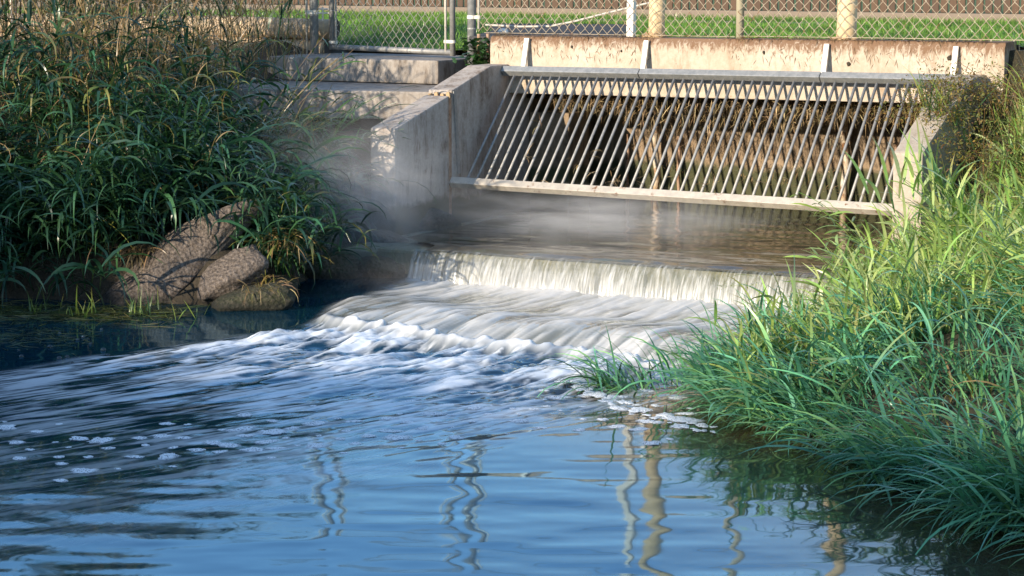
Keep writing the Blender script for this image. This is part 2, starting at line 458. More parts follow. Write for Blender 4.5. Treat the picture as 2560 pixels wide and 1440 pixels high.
# ------------------------------------------------------------------ steps by the gate
st_ = empty('concrete_steps', W(-1.1, .3, .7), 'two worn grey concrete steps below the wire gate', 'steps')
MB().prism([W(*q, .985) for q in ((-1.9, -.085), (-.46, -.085), (-.44, -.9), (-1.9, -.9))], [W(*q, 1.152) for q in ((-1.9, -.085), (-.46, -.085), (-.44, -.9), (-1.9, -.9))]).build('upper_step', 'concrete_step', st_, .014)
MB().prism([W(*q, .79) for q in ((-1.75, .98), (-.06, .62), (-.06, -.3), (-1.8, -.3))], [W(*q, .98) for q in ((-1.75, .98), (-.06, .62), (-.06, -.3), (-1.8, -.3))]).build('lower_step', 'concrete_step', st_, .012)

# ------------------------------------------------------------------ trash rack
tr = empty('trash_rack', W(1.7, .8, .4), 'sloping steel trash rack of many parallel bars across the culvert', 'rack')
TB, TT, ZB, ZT = .80, .095, .415, 1.09
def bar_pt(s, q): return W(s, TB + (TT - TB) * q, ZB + (ZT - ZB) * q)
dt, dz = TT - TB, ZT - ZB; L = math.hypot(dt, dz); dt, dz = dt / L, dz / L      # along the bar
nt_, nz = dz, -dt                                                               # normal of the rack (towards camera and up)
def rail(name, s0, s1, tc, zc, w, h, mat, z_end=0):
    q = [(-w / 2, -h / 2), (w / 2, -h / 2), (w / 2, h / 2), (-w / 2, h / 2)]
    A = [W(s0, tc + dt * a_ + nt_ * b_, zc + dz * a_ + nz * b_) for a_, b_ in q]
    B = [W(s1, tc + dt * a_ + nt_ * b_, zc + z_end + dz * a_ + nz * b_) for a_, b_ in q]
    return MB().prism(A, B).build(name, mat, tr, .004)
rail('bottom_rail', .155, 3.315, TB + .02, ZB - .012, .056, .050, 'galv_beam', -.03)
for s0, s1 in ((.152, 1.178), (1.183, 2.447), (2.452, 3.318)):
    rail('top_rail', s0, s1, TT, ZT + .012 + .02 * (s0 / 3.3), .050, .05, 'galv_dark', .02 * (s1 - s0) / 3.3)
for i in range(43):
    s = .252 + i * .0697
    zt = .02 * s / 3.3; zb = -.03 * s / 3.3
    MB().tube([W(s, TB, ZB + zb - .01), W(s + random.uniform(-.003, .003), TT + .02, ZT + zt - .02)], .0095, 8).build('bar', 'galv', tr, smooth=True)
for s in (.295, 1.19, 2.455, 3.355 - .05):
    w = .034
    A = [W(s - w / 2, .004, 1.325), W(s + w / 2, .004, 1.325), W(s + w / 2, .022, 1.325), W(s - w / 2, .022, 1.325)]
    B = [W(s - w / 2, .062, 1.10), W(s + w / 2, .062, 1.10), W(s + w / 2, .086, 1.10), W(s - w / 2, .086, 1.10)]
    MB().prism(A, B).build('hanger_strap', 'strap', tr, .002)
MB().prism([W(.151, .70, .45), W(.158, .70, .45), W(.158, .735, .45), W(.151, .735, .45)], [W(.151, .755, 1.0), W(.158, .755, 1.0), W(.158, .79, 1.0), W(.151, .79, 1.0)]).build('side_angle', 'galv', tr)

# ------------------------------------------------------------------ chain link fences and gate
def chain(name, parent, A, B, z0, z1, mat, dw=.0714, dh=.080, r=.0024, top=None):
    """woven wire between plan points A and B: every wire a zigzag, 4-sided"""
    A = np.array(A[:2]); B = np.array(B[:2]); Ln = np.linalg.norm(B - A); d = (B - A) / Ln; nrm = np.array([-d[1], d[0]])
    p_ = dw / 2; nw = int(Ln / p_) - 1; ns = int((z1 - z0) / (dh / 2))
    V = []; F = []
    cs = [(math.cos(math.pi / 4 + k * math.pi / 2), math.sin(math.pi / 4 + k * math.pi / 2)) for k in range(4)]
    base = 0
    for i in range(nw):
        ph = random.uniform(-.05, .05)
        for k in range(ns + 1):
            side = (k + i) % 2
            x = (i + (1.05 if side else -.05) + ph * .3) * p_ + .002 * math.sin(k * 1.3 + i)
            off = (.0022 if side else -.0022)
            z = z0 + k * dh / 2 + .003 * math.sin(i * .9 + k)
            c = A + d * x + nrm * off
            for a_, b_ in cs:
                V.append((c[0] + d[0] * a_ * r * 1.35 + nrm[0] * b_ * r * 1.1, c[1] + d[1] * a_ * r * 1.35 + nrm[1] * b_ * r * 1.1, z))
        for k in range(ns):
            for j in range(4):
                p0 = base + k * 4; F.append((p0 + j, p0 + (j + 1) % 4, p0 + 4 + (j + 1) % 4, p0 + 4 + j))
        base += (ns + 1) * 4
    o = put(name, mesh_np(name, V, F), mat, parent); o['kind'] = 'stuff'
    return o

def post(name, parent, p, z0, z1, r, mat, lean=(0, 0), n=14):
    return MB().tube([(p[0], p[1], z0), (p[0] + lean[0], p[1] + lean[1], z1)], r, n).build(name, mat, parent, smooth=True)

def band(parent, p, z, r, h, mat='strap', ear=None):
    m_ = MB().tube([(p[0], p[1], z - h / 2), (p[0], p[1], z + h / 2)], r, 14)
    if ear is not None:
        d = Vector((ear[0] - p[0], ear[1] - p[1], 0)); d.normalize(); nrm = Vector((-d.y, d.x, 0)); c = Vector((p[0], p[1], z))
        e0, e1 = c + d * r * .6, Vector((ear[0], ear[1], z)) + d * .012
        q = [e0 + nrm * .007, e1 + nrm * .007, e1 - nrm * .007, e0 - nrm * .007]
        m_.prism([v - Vector((0, 0, h / 2)) for v in q], [v + Vector((0, 0, h / 2)) for v in q])
    return m_.build('tension_band', mat, parent, smooth=False)

# right fence on the headwall
FA, FM, FB = W(-.309, -.30, 0), W(1.825, -.035, 0), W(4.6, .10, 0)
fr = empty('chain_link_fence', (FM[0], FM[1], 1.34), 'rusty chain link fence standing on top of the headwall', 'fence')
A2 = W(-.245, -.285, 0)
chain('wire_mesh', fr, A2, FM, 1.352, 2.55, 'wire')
chain('wire_mesh', fr, FM, FB, 1.362, 2.55, 'wire')
cp_ = post('corner_post', fr, FA, 1.0, 2.65, .031, 'galv_dark')
post('line_post', fr, W(1.825, -.062, 0), 1.32, 2.65, .0265, 'greenish_pipe')
post('line_post', fr, W(4.6, .07, 0), 1.2, 2.65, .0265, 'greenish_pipe')
post('tension_bar', fr, A2, 1.37, 2.5, .009, 'strap')
band(cp_, FA, 1.452, .0335, .024, 'strap', A2)
band(cp_, FA, 1.372, .033, .01, 'galv', None)
band(cp_, FA, 1.318, .0325, .005, 'galv', None)
MB().tube([W(-.2, -.285, 1.345), W(.9, -.15, 1.352), W(1.8, -.04, 1.357)], .0022, 5).build('bottom_wire', 'wire', fr)
MB().tube([W(1.83, -.04, 1.362), W(3.0, .02, 1.369), W(4.6, .1, 1.375)], .0022, 5).build('bottom_wire', 'wire', fr)
MB().tube([W(-.3, -.30, 2.63), W(1.825, -.06, 2.64), W(4.6, .07, 2.64)], .02, 10).build('top_rail', 'galv_dark', fr, smooth=True)

# left fence
LP = W(-1.82, -.60, 0)
fl = empty('chain_link_fence', (LP[0], LP[1], 1.1), 'chain link fence behind the reeds in front of the two logs', 'fence')
LA = W(-7.6, -.66, 0); LB = W(-1.885, -.60, 0)
chain('wire_mesh', fl, LA, LB, 1.14, 2.5, 'wire_cool')
gp_ = post('gate_post', fl, LP, .9, 2.65, .033, 'galv_dark')
post('line_post', fl, W(-4.7, -.63, 0), .9, 2.65, .026, 'galv_dark')
post('tension_bar', fl, LB, 1.15, 2.5, .009, 'strap')
band(gp_, LP, 1.462, .0355, .03, 'strap', LB)
band(gp_, LP, 1.44, .035, .006, 'galv', None)
MB().tube([LA[:2] + (2.63,), LP[:2] + (2.63,)], .02, 10).build('top_rail', 'galv_dark', fl, smooth=True)

# gate, slightly ajar
GL, GR = W(-1.70, -.655, 0), W(-.527, -.41, 0)
gt = empty('wire_gate', (GL[0], GL[1], 1.19), 'chain link gate in a pipe frame above the concrete steps', 'gate')
ul_ = post('upright', gt, GL, 1.185, 2.6, .0205, 'galv')
ur_ = post('upright', gt, GR, 1.17, 2.6, .0205, 'galv')
MB().tube([GL[:2] + (1.205,), GR[:2] + (1.195,)], .0205, 12).build('bottom_pipe', 'galv', gt, smooth=True)
MB().tube([GL[:2] + (2.58,), GR[:2] + (2.58,)], .0205, 12).build('top_pipe', 'galv', gt, smooth=True)
ga = np.array(GL[:2]); gb = np.array(GR[:2]); gd = (gb - ga) / np.linalg.norm(gb - ga); gn = np.array([gd[1], -gd[0]])
TL = ga + gd * .055 + gn * .012; TRr = gb - gd * .055 + gn * .012
chain('wire_mesh', gt, TL, TRr, 1.19, 2.56, 'wire_cool')
post('tension_bar', gt, TL, 1.2, 2.55, .008, 'strap'); post('tension_bar', gt, TRr, 1.2, 2.55, .009, 'strap')
band(ur_, GR, 1.272, .0225, .022, 'strap', TRr); band(ul_, GL, 1.24, .0225, .02, 'strap', TL); band(ul_, GL, 1.475, .0225, .008, 'galv', TL)
hm = MB(); c0 = (np.array(LP[:2]) + np.array(GL[:2])) / 2
hm.tube([(c0[0], c0[1], 1.40), (c0[0], c0[1], 1.50)], .007, 8)
hm.build('hinge_pin', 'strap', gt)
for z in (1.455, 1.485):
    MB().tube([LP[:2] + (z,), GL[:2] + (z,)], .006, 6).build('hinge_arm', 'strap', gt)

# rusty stub pipes by the corner post
for s, t, h, lab in ((-.118, -.05, 1.345, 'taller rust tipped stub pipe rising out of the ivy'), (-.085, -.12, 1.345, 'shorter rusty stub pipe behind the other beside the headwall end')):
    o = MB().tube([W(s, t, 1.0), W(s + .003, t, h)], .0125, 12).build('stub_pipe', 'rust_pipe', None, smooth=False)
    tag(o, lab, 'pipe')

# posts and pillars behind the mesh
o = MB().prism([W(s, t, 1.25) for s, t in ((.902, -.33), (.952, -.33), (.952, -.28), (.902, -.28))], [W(s + .012, t, 2.9) for s, t in ((.902, -.33), (.952, -.33), (.952, -.28), (.902, -.28))]).build('square_post', 'white_paint', None, .003)
tag(o, 'slim white square post behind the mesh, left of the pillars', 'post')
def pillar(s, t, r, lab, lean):
    p = empty('pillar', W(s, t, 1.33), lab, 'pillar', 'beige pillars behind the mesh')
    pts = [W(s, t, 1.30), W(s + lean * .1, t, 1.45), W(s + lean, t, 2.95)]
    MB().tube(pts, [r * 1.06, r, r * .97], 20).build('shaft', 'beige', p, smooth=True)
    for i in range(9):
        an = 2 * math.pi * i / 9 + s; rr = r * 1.15; sz = random.uniform(.018, .034)
        m_ = MB(); bmesh.ops.create_icosphere(m_.bm, subdivisions=1, radius=sz)
        c = W(s + rr * math.cos(an), t + rr * .8 * math.sin(an) + .02, 1.345)
        for v in m_.bm.verts: v.co = Vector(c) + Vector((v.co.x * 1.2, v.co.y, v.co.z * .8)) * random.uniform(.8, 1.2)
        m_.build('rubble_lump', 'rubble', p)
pillar(1.165, -.20, .054, 'beige round pillar with crumbled base next to the white post', .008)
pillar(2.50, -.22, .064, 'thicker beige pillar with broken base towards the right end of the fence', .02)

# hose lying and rising behind the mesh
m_ = MB().tube([W(-.58, -1.0, 1.375), W(-.3, -1.0, 1.366), W(-.05, -1, 1.372), W(.15, -1.0, 1.41), W(.354, -1.0, 1.46), W(.794, -1.0, 1.561), W(1.1, -1.0, 1.64)], .008, 8)
tag(m_.build('hose', 'hose', None, smooth=True), 'thin pale hose slanting up behind the mesh over the asphalt', 'hose')
m_ = MB(); bmesh.ops.create_icosphere(m_.bm, subdivisions=2, radius=.03)
c = Vector(W(-.22, -.6, 1.335))
for v in m_.bm.verts: v.co = c + Vector((v.co.x * 1.3, v.co.y, v.co.z * .8 + .008))
tag(m_.build('pale_stone', 'white_paint', None, smooth=True), 'small pale stone at the lawn edge right of the corner post', 'stone')

# ------------------------------------------------------------------ board fence at the back of the lawn
bf = empty('board_fence', W(-1, -5.45, 1.31), 'brown upright board fence at the back of the lawn', 'fence')
MB().box_st(-11.5, 5.6, -5.47, -5.435, 1.30, 1.385).build('kickboard', 'kickboard', bf)
MB().box_st(-11.5, 5.6, -5.60, -5.54, 1.75, 1.84).build('back_rail', 'kickboard', bf)
MB().box_st(-11.5, 5.6, -5.60, -5.54, 2.15, 2.24).build('back_rail', 'kickboard', bf)
bw = .0785
mbd = MB(); zz_ = 1.36
mbd.prism([(x, y, 0) for x, y in ((-.031, -.009), (.031, -.009), (.031, .009), (-.031, .009))], [(x, y, 1.02) for x, y in ((-.031, -.009), (.031, -.009), (.031, .009), (-.031, .009))])
bmesh.ops.bevel(mbd.bm, geom=list(mbd.bm.edges), offset=.003, segments=1, affect='EDGES')
bme = bpy.data.meshes.new('board'); mbd.bm.to_mesh(bme); mbd.bm.free(); bme.materials.append(M['board'])
i = 0; s = -11.4
while s < 5.5:
    o = bpy.data.objects.new('board', bme); col.objects.link(o); o.parent = bf
    o.matrix_parent_inverse = Matrix.Translation(-Vector(bf.location))
    o.location = W(s + random.uniform(-.002, .002), -5.50 - (.012 if i % 2 else 0) * random.random(), 1.387 - .0); o.rotation_euler = (0, random.uniform(-.004, .004), -TH + random.uniform(-.06, .06))
    s += bw; i += 1
# the kickboard's own shadow gap stays below the boards; a black drain edge in front of the path
MB().box_st(-2.6, 1.0, -4.0, -3.86, 1.30, 1.335).build('kerb', 'kerb', None)
tag(bpy.data.objects['kerb'], 'low concrete kerb between the path and the board fence', kind='structure')

# ------------------------------------------------------------------ logs
def log(name, s0, s1, t, z, r, lab):
    lg = empty(name, W(s1, t, z), lab, 'log', 'logs stacked behind the left fence')
    n = 18; m_ = MB(); pts = []
    for i in range(n):
        q = i / (n - 1); pts.append(W(s0 + (s1 - s0) * q, t + .004 * math.sin(i * 2.1), z + .004 * math.cos(i * 1.3)))
    rs = [r * (1 + .03 * math.sin(i * 1.9)) for i in range(n - 1)] + [r * .93]
    m_.tube(pts, rs, 16, False).build('trunk', 'log', lg, smooth=True)
    p = Vector(W(s1, t, z)); q = Vector(W(s1 + .002, t, z))
    MB().tube([p - (q - p), q], r * .93, 16).build('cut_end', 'log_end', lg)
log('log', -8.5, -1.80, -.76, 1.175, .082, 'lower weathered log behind the left fence, half hidden by reeds')
log('log', -8.5, -1.74, -.76, 1.335, .080, 'upper weathered log with dark sawn end beside the gate post')

# ------------------------------------------------------------------ rocks
def rock(name, loc, size, rot, seed, lab, cat, mat='rock', boxy=.5, sub=4):
    m_ = MB(); bmesh.ops.create_icosphere(m_.bm, subdivisions=sub, radius=1)
    co = np.array([v.co[:] for v in m_.bm.verts])
    if boxy:
        p = 2 + 6 * boxy; co = co / (np.abs(co) ** p).sum(1, keepdims=True) ** (1 / p)
    rk = np.random.default_rng(seed)
    for _ in range(9):
        nv = rk.normal(0, 1, 3); nv /= np.linalg.norm(nv); hh = rk.uniform(.62, .9); co = co - np.maximum(0, co @ nv - hh)[:, None] * nv * .92
    n_ = fbm(co[:, 0] * 1.7 + co[:, 2] * 2.2 + 9, co[:, 1] * 1.9 - co[:, 2] + 5, seed, 5) - .5
    n2 = fbm(co[:, 0] * 9 + co[:, 2] * 7, co[:, 1] * 9 - co[:, 2] * 8, seed + 20, 3) - .5
    co = co * (1 + .24 * n_ + .10 * n2)[:, None] * np.array(size)
    Rm = np.array(Matrix.Rotation(rot[2], 3, 'Z') @ Matrix.Rotation(rot[1], 3, 'Y') @ Matrix.Rotation(rot[0], 3, 'X'))
    co = co @ Rm.T
    for v, c in zip(m_.bm.verts, co): v.co = c
    o = m_.build(name, mat, None, smooth=True); o.location = loc
    return tag(o, lab, cat)
rock('concrete_slab', (-1.84, 12.80, .185), (.64, .17, .135), (R(28), R(-37), R(25)), 2, 'long rough slab leaning from the water up the left bank', 'slab', boxy=.75)
rock('boulder', (-1.52, 12.64, .13), (.22, .145, .115), (R(20), R(-36), R(20)), 5, 'rounded rough boulder leaning on the long slab', 'boulder', boxy=.3)
rock('mossy_stone', (-1.40, 12.50, .02), (.22, .15, .09), (0, R(-16), R(8)), 8, 'low mossy stone carrying a tuft of yellow grass at the waterline', 'stone', 'mossy_rock', .3)
rock('mossy_stone', W(.12, 1.05, .17), (.24, .16, .09), (0, 0, R(-62)), 11, 'moss covered lump at the foot of the left wing wall', 'stone', 'mossy_rock', .3)
rock('stone', (-1.28, 12.95, .05), (.10, .08, .06), (0, 0, 0), 14, 'small dark stone behind the mossy stone', 'stone', 'mossy_rock', .3, 3)
for i, (s, t, z, r0, lab) in enumerate(((.25, 1.75, .08, .13, 'dark wet stone just in front of the wing wall foot'), (.52, 2.05, .06, .12, 'dark wet stone between the wing wall and the weir end'), (.12, 2.15, .05, .15, 'larger dark stone below the wing wall end'), (.55, 2.42, .02, .13, 'dark wet stone at the left foot of the weir'), (.30, 2.55, .0, .16, 'flat dark stone at the misty waterline left of the weir'))):
    rock('stone', W(s, t, z), (r0 * 1.3, r0, r0 * .7), (.1 * i, .2, .8 * i), 30 + i, lab, 'stone', 'mossy_rock', .25, 3)
rock('stone', W(4.0, .05, 1.05), (.22, .2, .22), (0, .2, .5), 17, 'tan boulder among dry grass at the right end of the headwall', 'stone', 'rock', .2)

# ------------------------------------------------------------------ water
k = NT('stream_water')
fo = k.n('Attribute', attribute_name='foam').outputs['Fac']; mk = k.n('Attribute', attribute_name='murk_sun').outputs['Fac']
sh = k.n('Attribute', attribute_name='shoal').outputs['Fac']
df = k.n('BsdfDiffuse'); k.l(k.mix(mk, k.mix(sh, (.004, .026, .045), (.055, .040, .022)), (.17, .17, .13)), df.inputs[0])
gl = k.n('BsdfGlossy'); gl.inputs['Roughness'].default_value = .05; k.l(k.mix(mk, k.mix(sh, (.52, .80, 1.0), (1, .96, .9)), (.95, .95, .95)), gl.inputs[0])
fz = k.n('Fresnel'); fz.inputs[0].default_value = 1.85
wmix = k.n('MixShader'); k.l(fz.outputs[0], wmix.inputs[0]); k.l(df.outputs[0], wmix.inputs[1]); k.l(gl.outputs[0], wmix.inputs[2])
k.l(k.mix(mk, (.80, .84, .88), (.82, .78, .71)), k.b.inputs['Base Color']); k.b.inputs['Roughness'].default_value = .55  # apron foam tinted with sun warmth, foam beyond the ridge kept bluish
fmix = k.n('MixShader'); k.l(fo, fmix.inputs[0]); k.l(wmix.outputs[0], fmix.inputs[1]); k.l(k.b.outputs[0], fmix.inputs[2]); k.l(fmix.outputs[0], k.out.inputs[0])
M['stream_water'] = k.m

def ridge_t(s): return 4.17 + .16 * (s - 1.4) + .05 * np.sin(s * 4.1)

def stream(X, Y):
    s, t = st_of(X, Y)
    # flow bends left after the ridge: shear the streak coordinate
    b = np.clip(t - 4.2, 0, 9); sf = s + .10 * b + .06 * b * b - .004 * b ** 3
    wx = .12 * (fbm(s * 2.2, t * 1.2, 31) - .5)
    left = .72 + .26 * np.clip(t - 2.4, 0, 1.8) - .32 * np.clip(t - 4.2, 0, 3) + .22 * (fbm(t * 1.7, s * .7, 3) - .5)
    inl = sstep(left - .05, left + .16, s)                                       # 1 inside the white water
    tr_ = ridge_t(s) + .14 * (fbm(s * 5, t * .3, 41) - .5) + .12 * (fbm(s * 17, t * 2.5, 43, 3) - .5)
    d = t - tr_
    st1 = fbm((sf + wx) * 16, t * 2.0, 11, 5); st2 = fbm((sf + wx) * 38, t * 3.0 + 4, 12, 4)
    mid = fbm(sf * 5, t * 2.2, 13, 4)
    silk = .55 * st1 + .45 * st2
    # apron
    base = np.exp(-np.clip(t - 2.42, 0, 9) / .22)
    apron = inl * sstep(2.2, 2.35, t) * sstep(.12, -.25, d)
    fo_a = apron * np.clip(.38 + .45 * base + 2.2 * (silk - .5) + .9 * (mid - .5), .05, .88)
    # ridge of the hydraulic jump
    rn = fbm((sf + wx) * 13, t * 3.6, 15, 4)
    rid = inl * np.exp(-((d + .02) / (.035 + .085 * mid)) ** 2) * sstep(3.62, 3.3, s)
    fo_r = rid * np.clip(.45 + 1.6 * (rn - .35), 0, 1.0)
    # rapids below it
    reach = np.exp(-(np.clip(d, 0, 9) / 2.5) ** 1.8)
    rap = inl * sstep(-.02, .12, d) * sstep(3.9, 3.1, s + .10 * d)
    crest = fbm(sf * 6.0 + .6 * wx, t * 2.6 + 1.5 * sf, 21, 4)
    fine = fbm(sf * 42, t * 4 + 5 * sf, 22, 4)
    wisp = 1 - np.abs(2 * fbm(sf * 15 + 3 * wx, t * 2.6 + 3 * sf, 24, 4) - 1)
    patch = sstep(.50 - .10 * reach, .66 - .08 * reach, crest + .22 * (fine - .5))
    fo_p = rap * np.clip(reach * 1.15, 0, 1) * np.clip(patch * (.10 + .95 * np.clip((fine - .5) * 2.6 + .5, 0, 1)) + .8 * np.clip((wisp - .80) * 5, 0, 1) * (.3 + fine), 0, .95)
    foam = np.clip(np.maximum(np.maximum(fo_a, fo_r), fo_p), 0, 1)
    # heights
    z = .006 * (fbm(X * 1.1, Y * 2.8, 51, 2) - .5) + .0058 * (fbm(X * 2.2, Y * 6.0, 53, 2) - .5) + .0045 * (fbm(X * 3.6, Y * 4.2, 54, 2) - .5) + .0010 * (fbm(X * 7, Y * 14, 52, 2) - .5)
    z = z * (.35 + .65 * sstep(5.5, 7.5, t)) 
    z = z + rap * np.exp(-(np.clip(d, 0, 9) / 1.15) ** 1.6) * (.12 * (crest - .5) + .03 * (fine - .5) + .05 * (fbm(sf * 13, t * 6 + 2 * sf, 26, 3) - .5))
    z = z + apron * (.030 * (silk - .5) + .02 * base * rn + .025 * (mid - .5) - .02) 
    dome = apron * (.065 * sstep(-1.3, -.55, d) - .085 * sstep(-.55, -.12, d) * sstep(1.2, 3.0, s))
    z = z + dome + rid * (.045 + .05 * (rn - .5))
    murk_sun = inl * sstep(.25, -.35, d)
    shoal = np.exp(-(poly_dist(X, Y, RW) / .75) ** 2) * (1 - inl * sstep(.3, -.1, d))
    return z, foam, murk_sun, shoal

def spaced(parts):
    out = []
    for a_, b_, st in parts: out.append(np.arange(a_, b_, st))
    return np.concatenate(out)
xs = spaced([(-40, -8, 4), (-8, -3.6, .12), (-3.6, 2.3, .0135), (2.3, 4, .15), (4, 40, 4)])
ys = spaced([(-12, 4, .8), (4, 6.4, .08), (6.4, 9.2, .016), (9.2, 13.9, .0115), (13.9, 16.0, .05)])
X, Y = np.meshgrid(xs, ys)
Zw, Fo, Mk, Sh = stream(X, Y); ss, tt = st_of(X, Y)
keepw = ~((tt < 2.25) & (ss > .4)) & (tt > .0)
idx = np.arange(X.size).reshape(X.shape)
Q = np.stack([idx[:-1, :-1], idx[:-1, 1:], idx[1:, 1:], idx[1:, :-1]], -1).reshape(-1, 4)
Q = Q[keepw.reshape(-1)[Q].all(1)]
used = np.unique(Q); remap = -np.ones(X.size, np.int64); remap[used] = np.arange(len(used))
me = mesh_np('stream_water', np.stack([X, Y, Zw], -1).reshape(-1, 3)[used], remap[Q])
at = me.attributes.new('foam', 'FLOAT', 'POINT'); at.data.foreach_set('value', Fo.reshape(-1)[used].astype(np.float32))
at = me.attributes.new('murk_sun', 'FLOAT', 'POINT'); at.data.foreach_set('value', Mk.reshape(-1)[used].astype(np.float32))
at = me.attributes.new('shoal', 'FLOAT', 'POINT'); at.data.foreach_set('value', Sh.reshape(-1)[used].astype(np.float32))
tag(put('stream_water', me, 'stream_water', smooth=True), 'blue stream water with white rapids below the weir', kind='structure')

# upper pool behind the weir
k = NT('pool_water'); pos = k.n('NewGeometry').outputs['Position']
mp = k.n('Mapping'); mp.inputs['Rotation'].default_value = (0, 0, TH); mp.inputs['Scale'].default_value = (1.6, 6, 1); k.l(pos, mp.inputs['Vector'])
n1 = k.noise(mp.outputs[0], 1.3, 5, .6, .6)
k.set(k.ramp(n1, [(.35, (.035, .030, .018)), (.52, (.075, .062, .038)), (.66, (.045, .058, .016))]), .10)
k.b.inputs['IOR'].default_value = 1.4
M['pool_water'] = k.m
sv = np.arange(.15, 3.6, .03); tv = np.arange(-.95, 2.301, .025)
SS, TT_ = np.meshgrid(sv, tv)
zp = .172 + .012 * (fbm(SS * 2.5, TT_ * 6, 61, 3) - .5) * sstep(-.9, .2, TT_) + .004 * (fbm(SS * 12, TT_ * 5, 63, 2) - .5)
zp = zp - .02 * sstep(2.15, 2.3, TT_)
P = O[None, None, :] + SS[..., None] * U + TT_[..., None] * N; P[..., 2] = zp
idx = np.arange(SS.size).reshape(SS.shape)
Q = np.stack([idx[:-1, :-1], idx[:-1, 1:], idx[1:, 1:], idx[1:, :-1]], -1).reshape(-1, 4)
kp = (SS > .44 + .36 * sstep(1.9, 2.25, TT_)).reshape(-1) | (TT_.reshape(-1) < -.1)
Q = Q[kp[Q].all(1)]
tag(put('pool_water', mesh_np('pool_water', P.reshape(-1, 3), Q), 'pool_water', smooth=True), 'murky brown pool water between the rack and the weir', kind='structure')

# the falling sheet
k = NT('falling_water'); at_ = k.n('Attribute', attribute_name='uvst')
mp = k.n('Mapping'); mp.inputs['Scale'].default_value = (60, 1.3, 1); k.l(at_.outputs['Vector'], mp.inputs['Vector'])
n1 = k.noise(mp.outputs[0], 1.0, 6, .7, .2)
mp2 = k.n('Mapping'); mp2.inputs['Scale'].default_value = (4, .8, 1); k.l(at_.outputs['Vector'], mp2.inputs['Vector'])
n2 = k.noise(mp2.outputs[0], 1.0, 3)
sx = k.n('SeparateXYZ'); k.l(at_.outputs['Vector'], sx.inputs[0])
mask = k.math('ADD', k.math('ADD', n1, k.math('MULTIPLY', sx.outputs[1], .24)), k.math('MULTIPLY', n2, .25))
white = k.ramp(mask, [(.56, (0, 0, 0)), (.92, (1, 1, 1))])
k.set(k.mix(white, (.10, .115, .07), (.54, .54, .52)), .25)
k.l(k.math('ADD', k.math('MULTIPLY', white, .75), .18), k.b.inputs['Alpha'])
M['falling_water'] = k.m
u = np.arange(.74, 3.62, .008); v = np.linspace(0, 1, 18)
UU, VV = np.meshgrid(u, v)
rib = fbm(UU * 34, VV * .8, 71, 4) - .5; big = fbm(UU * 5, VV * .6, 73, 2) - .5
tcur = 2.27 + .14 * VV ** .7 + .035 * rib * sstep(0, .3, VV) + .03 * big * VV
zcur = .160 - .02 * VV - .20 * VV ** 1.8 + .012 * rib * (1 - VV)
P = O[None, None, :] + UU[..., None] * U + tcur[..., None] * N; P[..., 2] = zcur
idx = np.arange(UU.size).reshape(UU.shape)
Q = np.stack([idx[:-1, :-1], idx[:-1, 1:], idx[1:, 1:], idx[1:, :-1]], -1).reshape(-1, 4)
me = mesh_np('falling_water', P.reshape(-1, 3), Q)
at = me.attributes.new('uvst', 'FLOAT_VECTOR', 'POINT'); at.data.foreach_set('vector', np.stack([UU, VV, 0 * UU], -1).reshape(-1).astype(np.float32))
tag(put('falling_water', me, 'falling_water', smooth=True), 'thin white curtain of water falling over the weir', kind='structure')

# foam islands drifting below the rapids, and bubbles
k = NT('foam'); pos = k.n('NewGeometry').outputs['Position']; n1 = k.noise(pos, 160, 3)
k.set(k.mix(n1, (.62, .66, .70), (.84, .86, .88)), .6); k.bump(n1, .5, .004)
vo = k.n('TexVoronoi'); vo.inputs['Scale'].default_value = 120; k.l(pos, vo.inputs['Vector'])
k.l(k.ramp(k.math('ADD', vo.outputs['Distance'], k.math('MULTIPLY', k.noise(pos, 40, 3), .6)), [(.50, (.12, .12, .12)), (.72, (.95, .95, .95))]), k.b.inputs['Alpha']); M['foam'] = k.m
rm = k.m.copy(); rm.name = 'foam_raft'; M['foam_raft'] = rm; nt_r = rm.node_tree
bs = nt_r.nodes['Principled BSDF']; old = bs.inputs['Alpha'].links[0].from_socket
tcr = nt_r.nodes.new('ShaderNodeTexCoord'); lnr = nt_r.nodes.new('ShaderNodeVectorMath'); lnr.operation = 'LENGTH'; nt_r.links.new(tcr.outputs['Object'], lnr.inputs[0])
mrr = nt_r.nodes.new('ShaderNodeMapRange'); mrr.inputs[1].default_value = 1.25; mrr.inputs[2].default_value = .7; nt_r.links.new(lnr.outputs['Value'], mrr.inputs[0])
mur = nt_r.nodes.new('ShaderNodeMath'); mur.operation = 'MULTIPLY'; nt_r.links.new(old, mur.inputs[0]); nt_r.links.new(mrr.outputs[0], mur.inputs[1]); nt_r.links.new(mur.outputs[0], bs.inputs['Alpha'])
k = NT('bubble'); k.set((.02, .035, .045), .03); k.b.inputs['IOR'].default_value = 1.6; k.b.inputs['Alpha'].default_value = .75; M['bubble'] = k.m
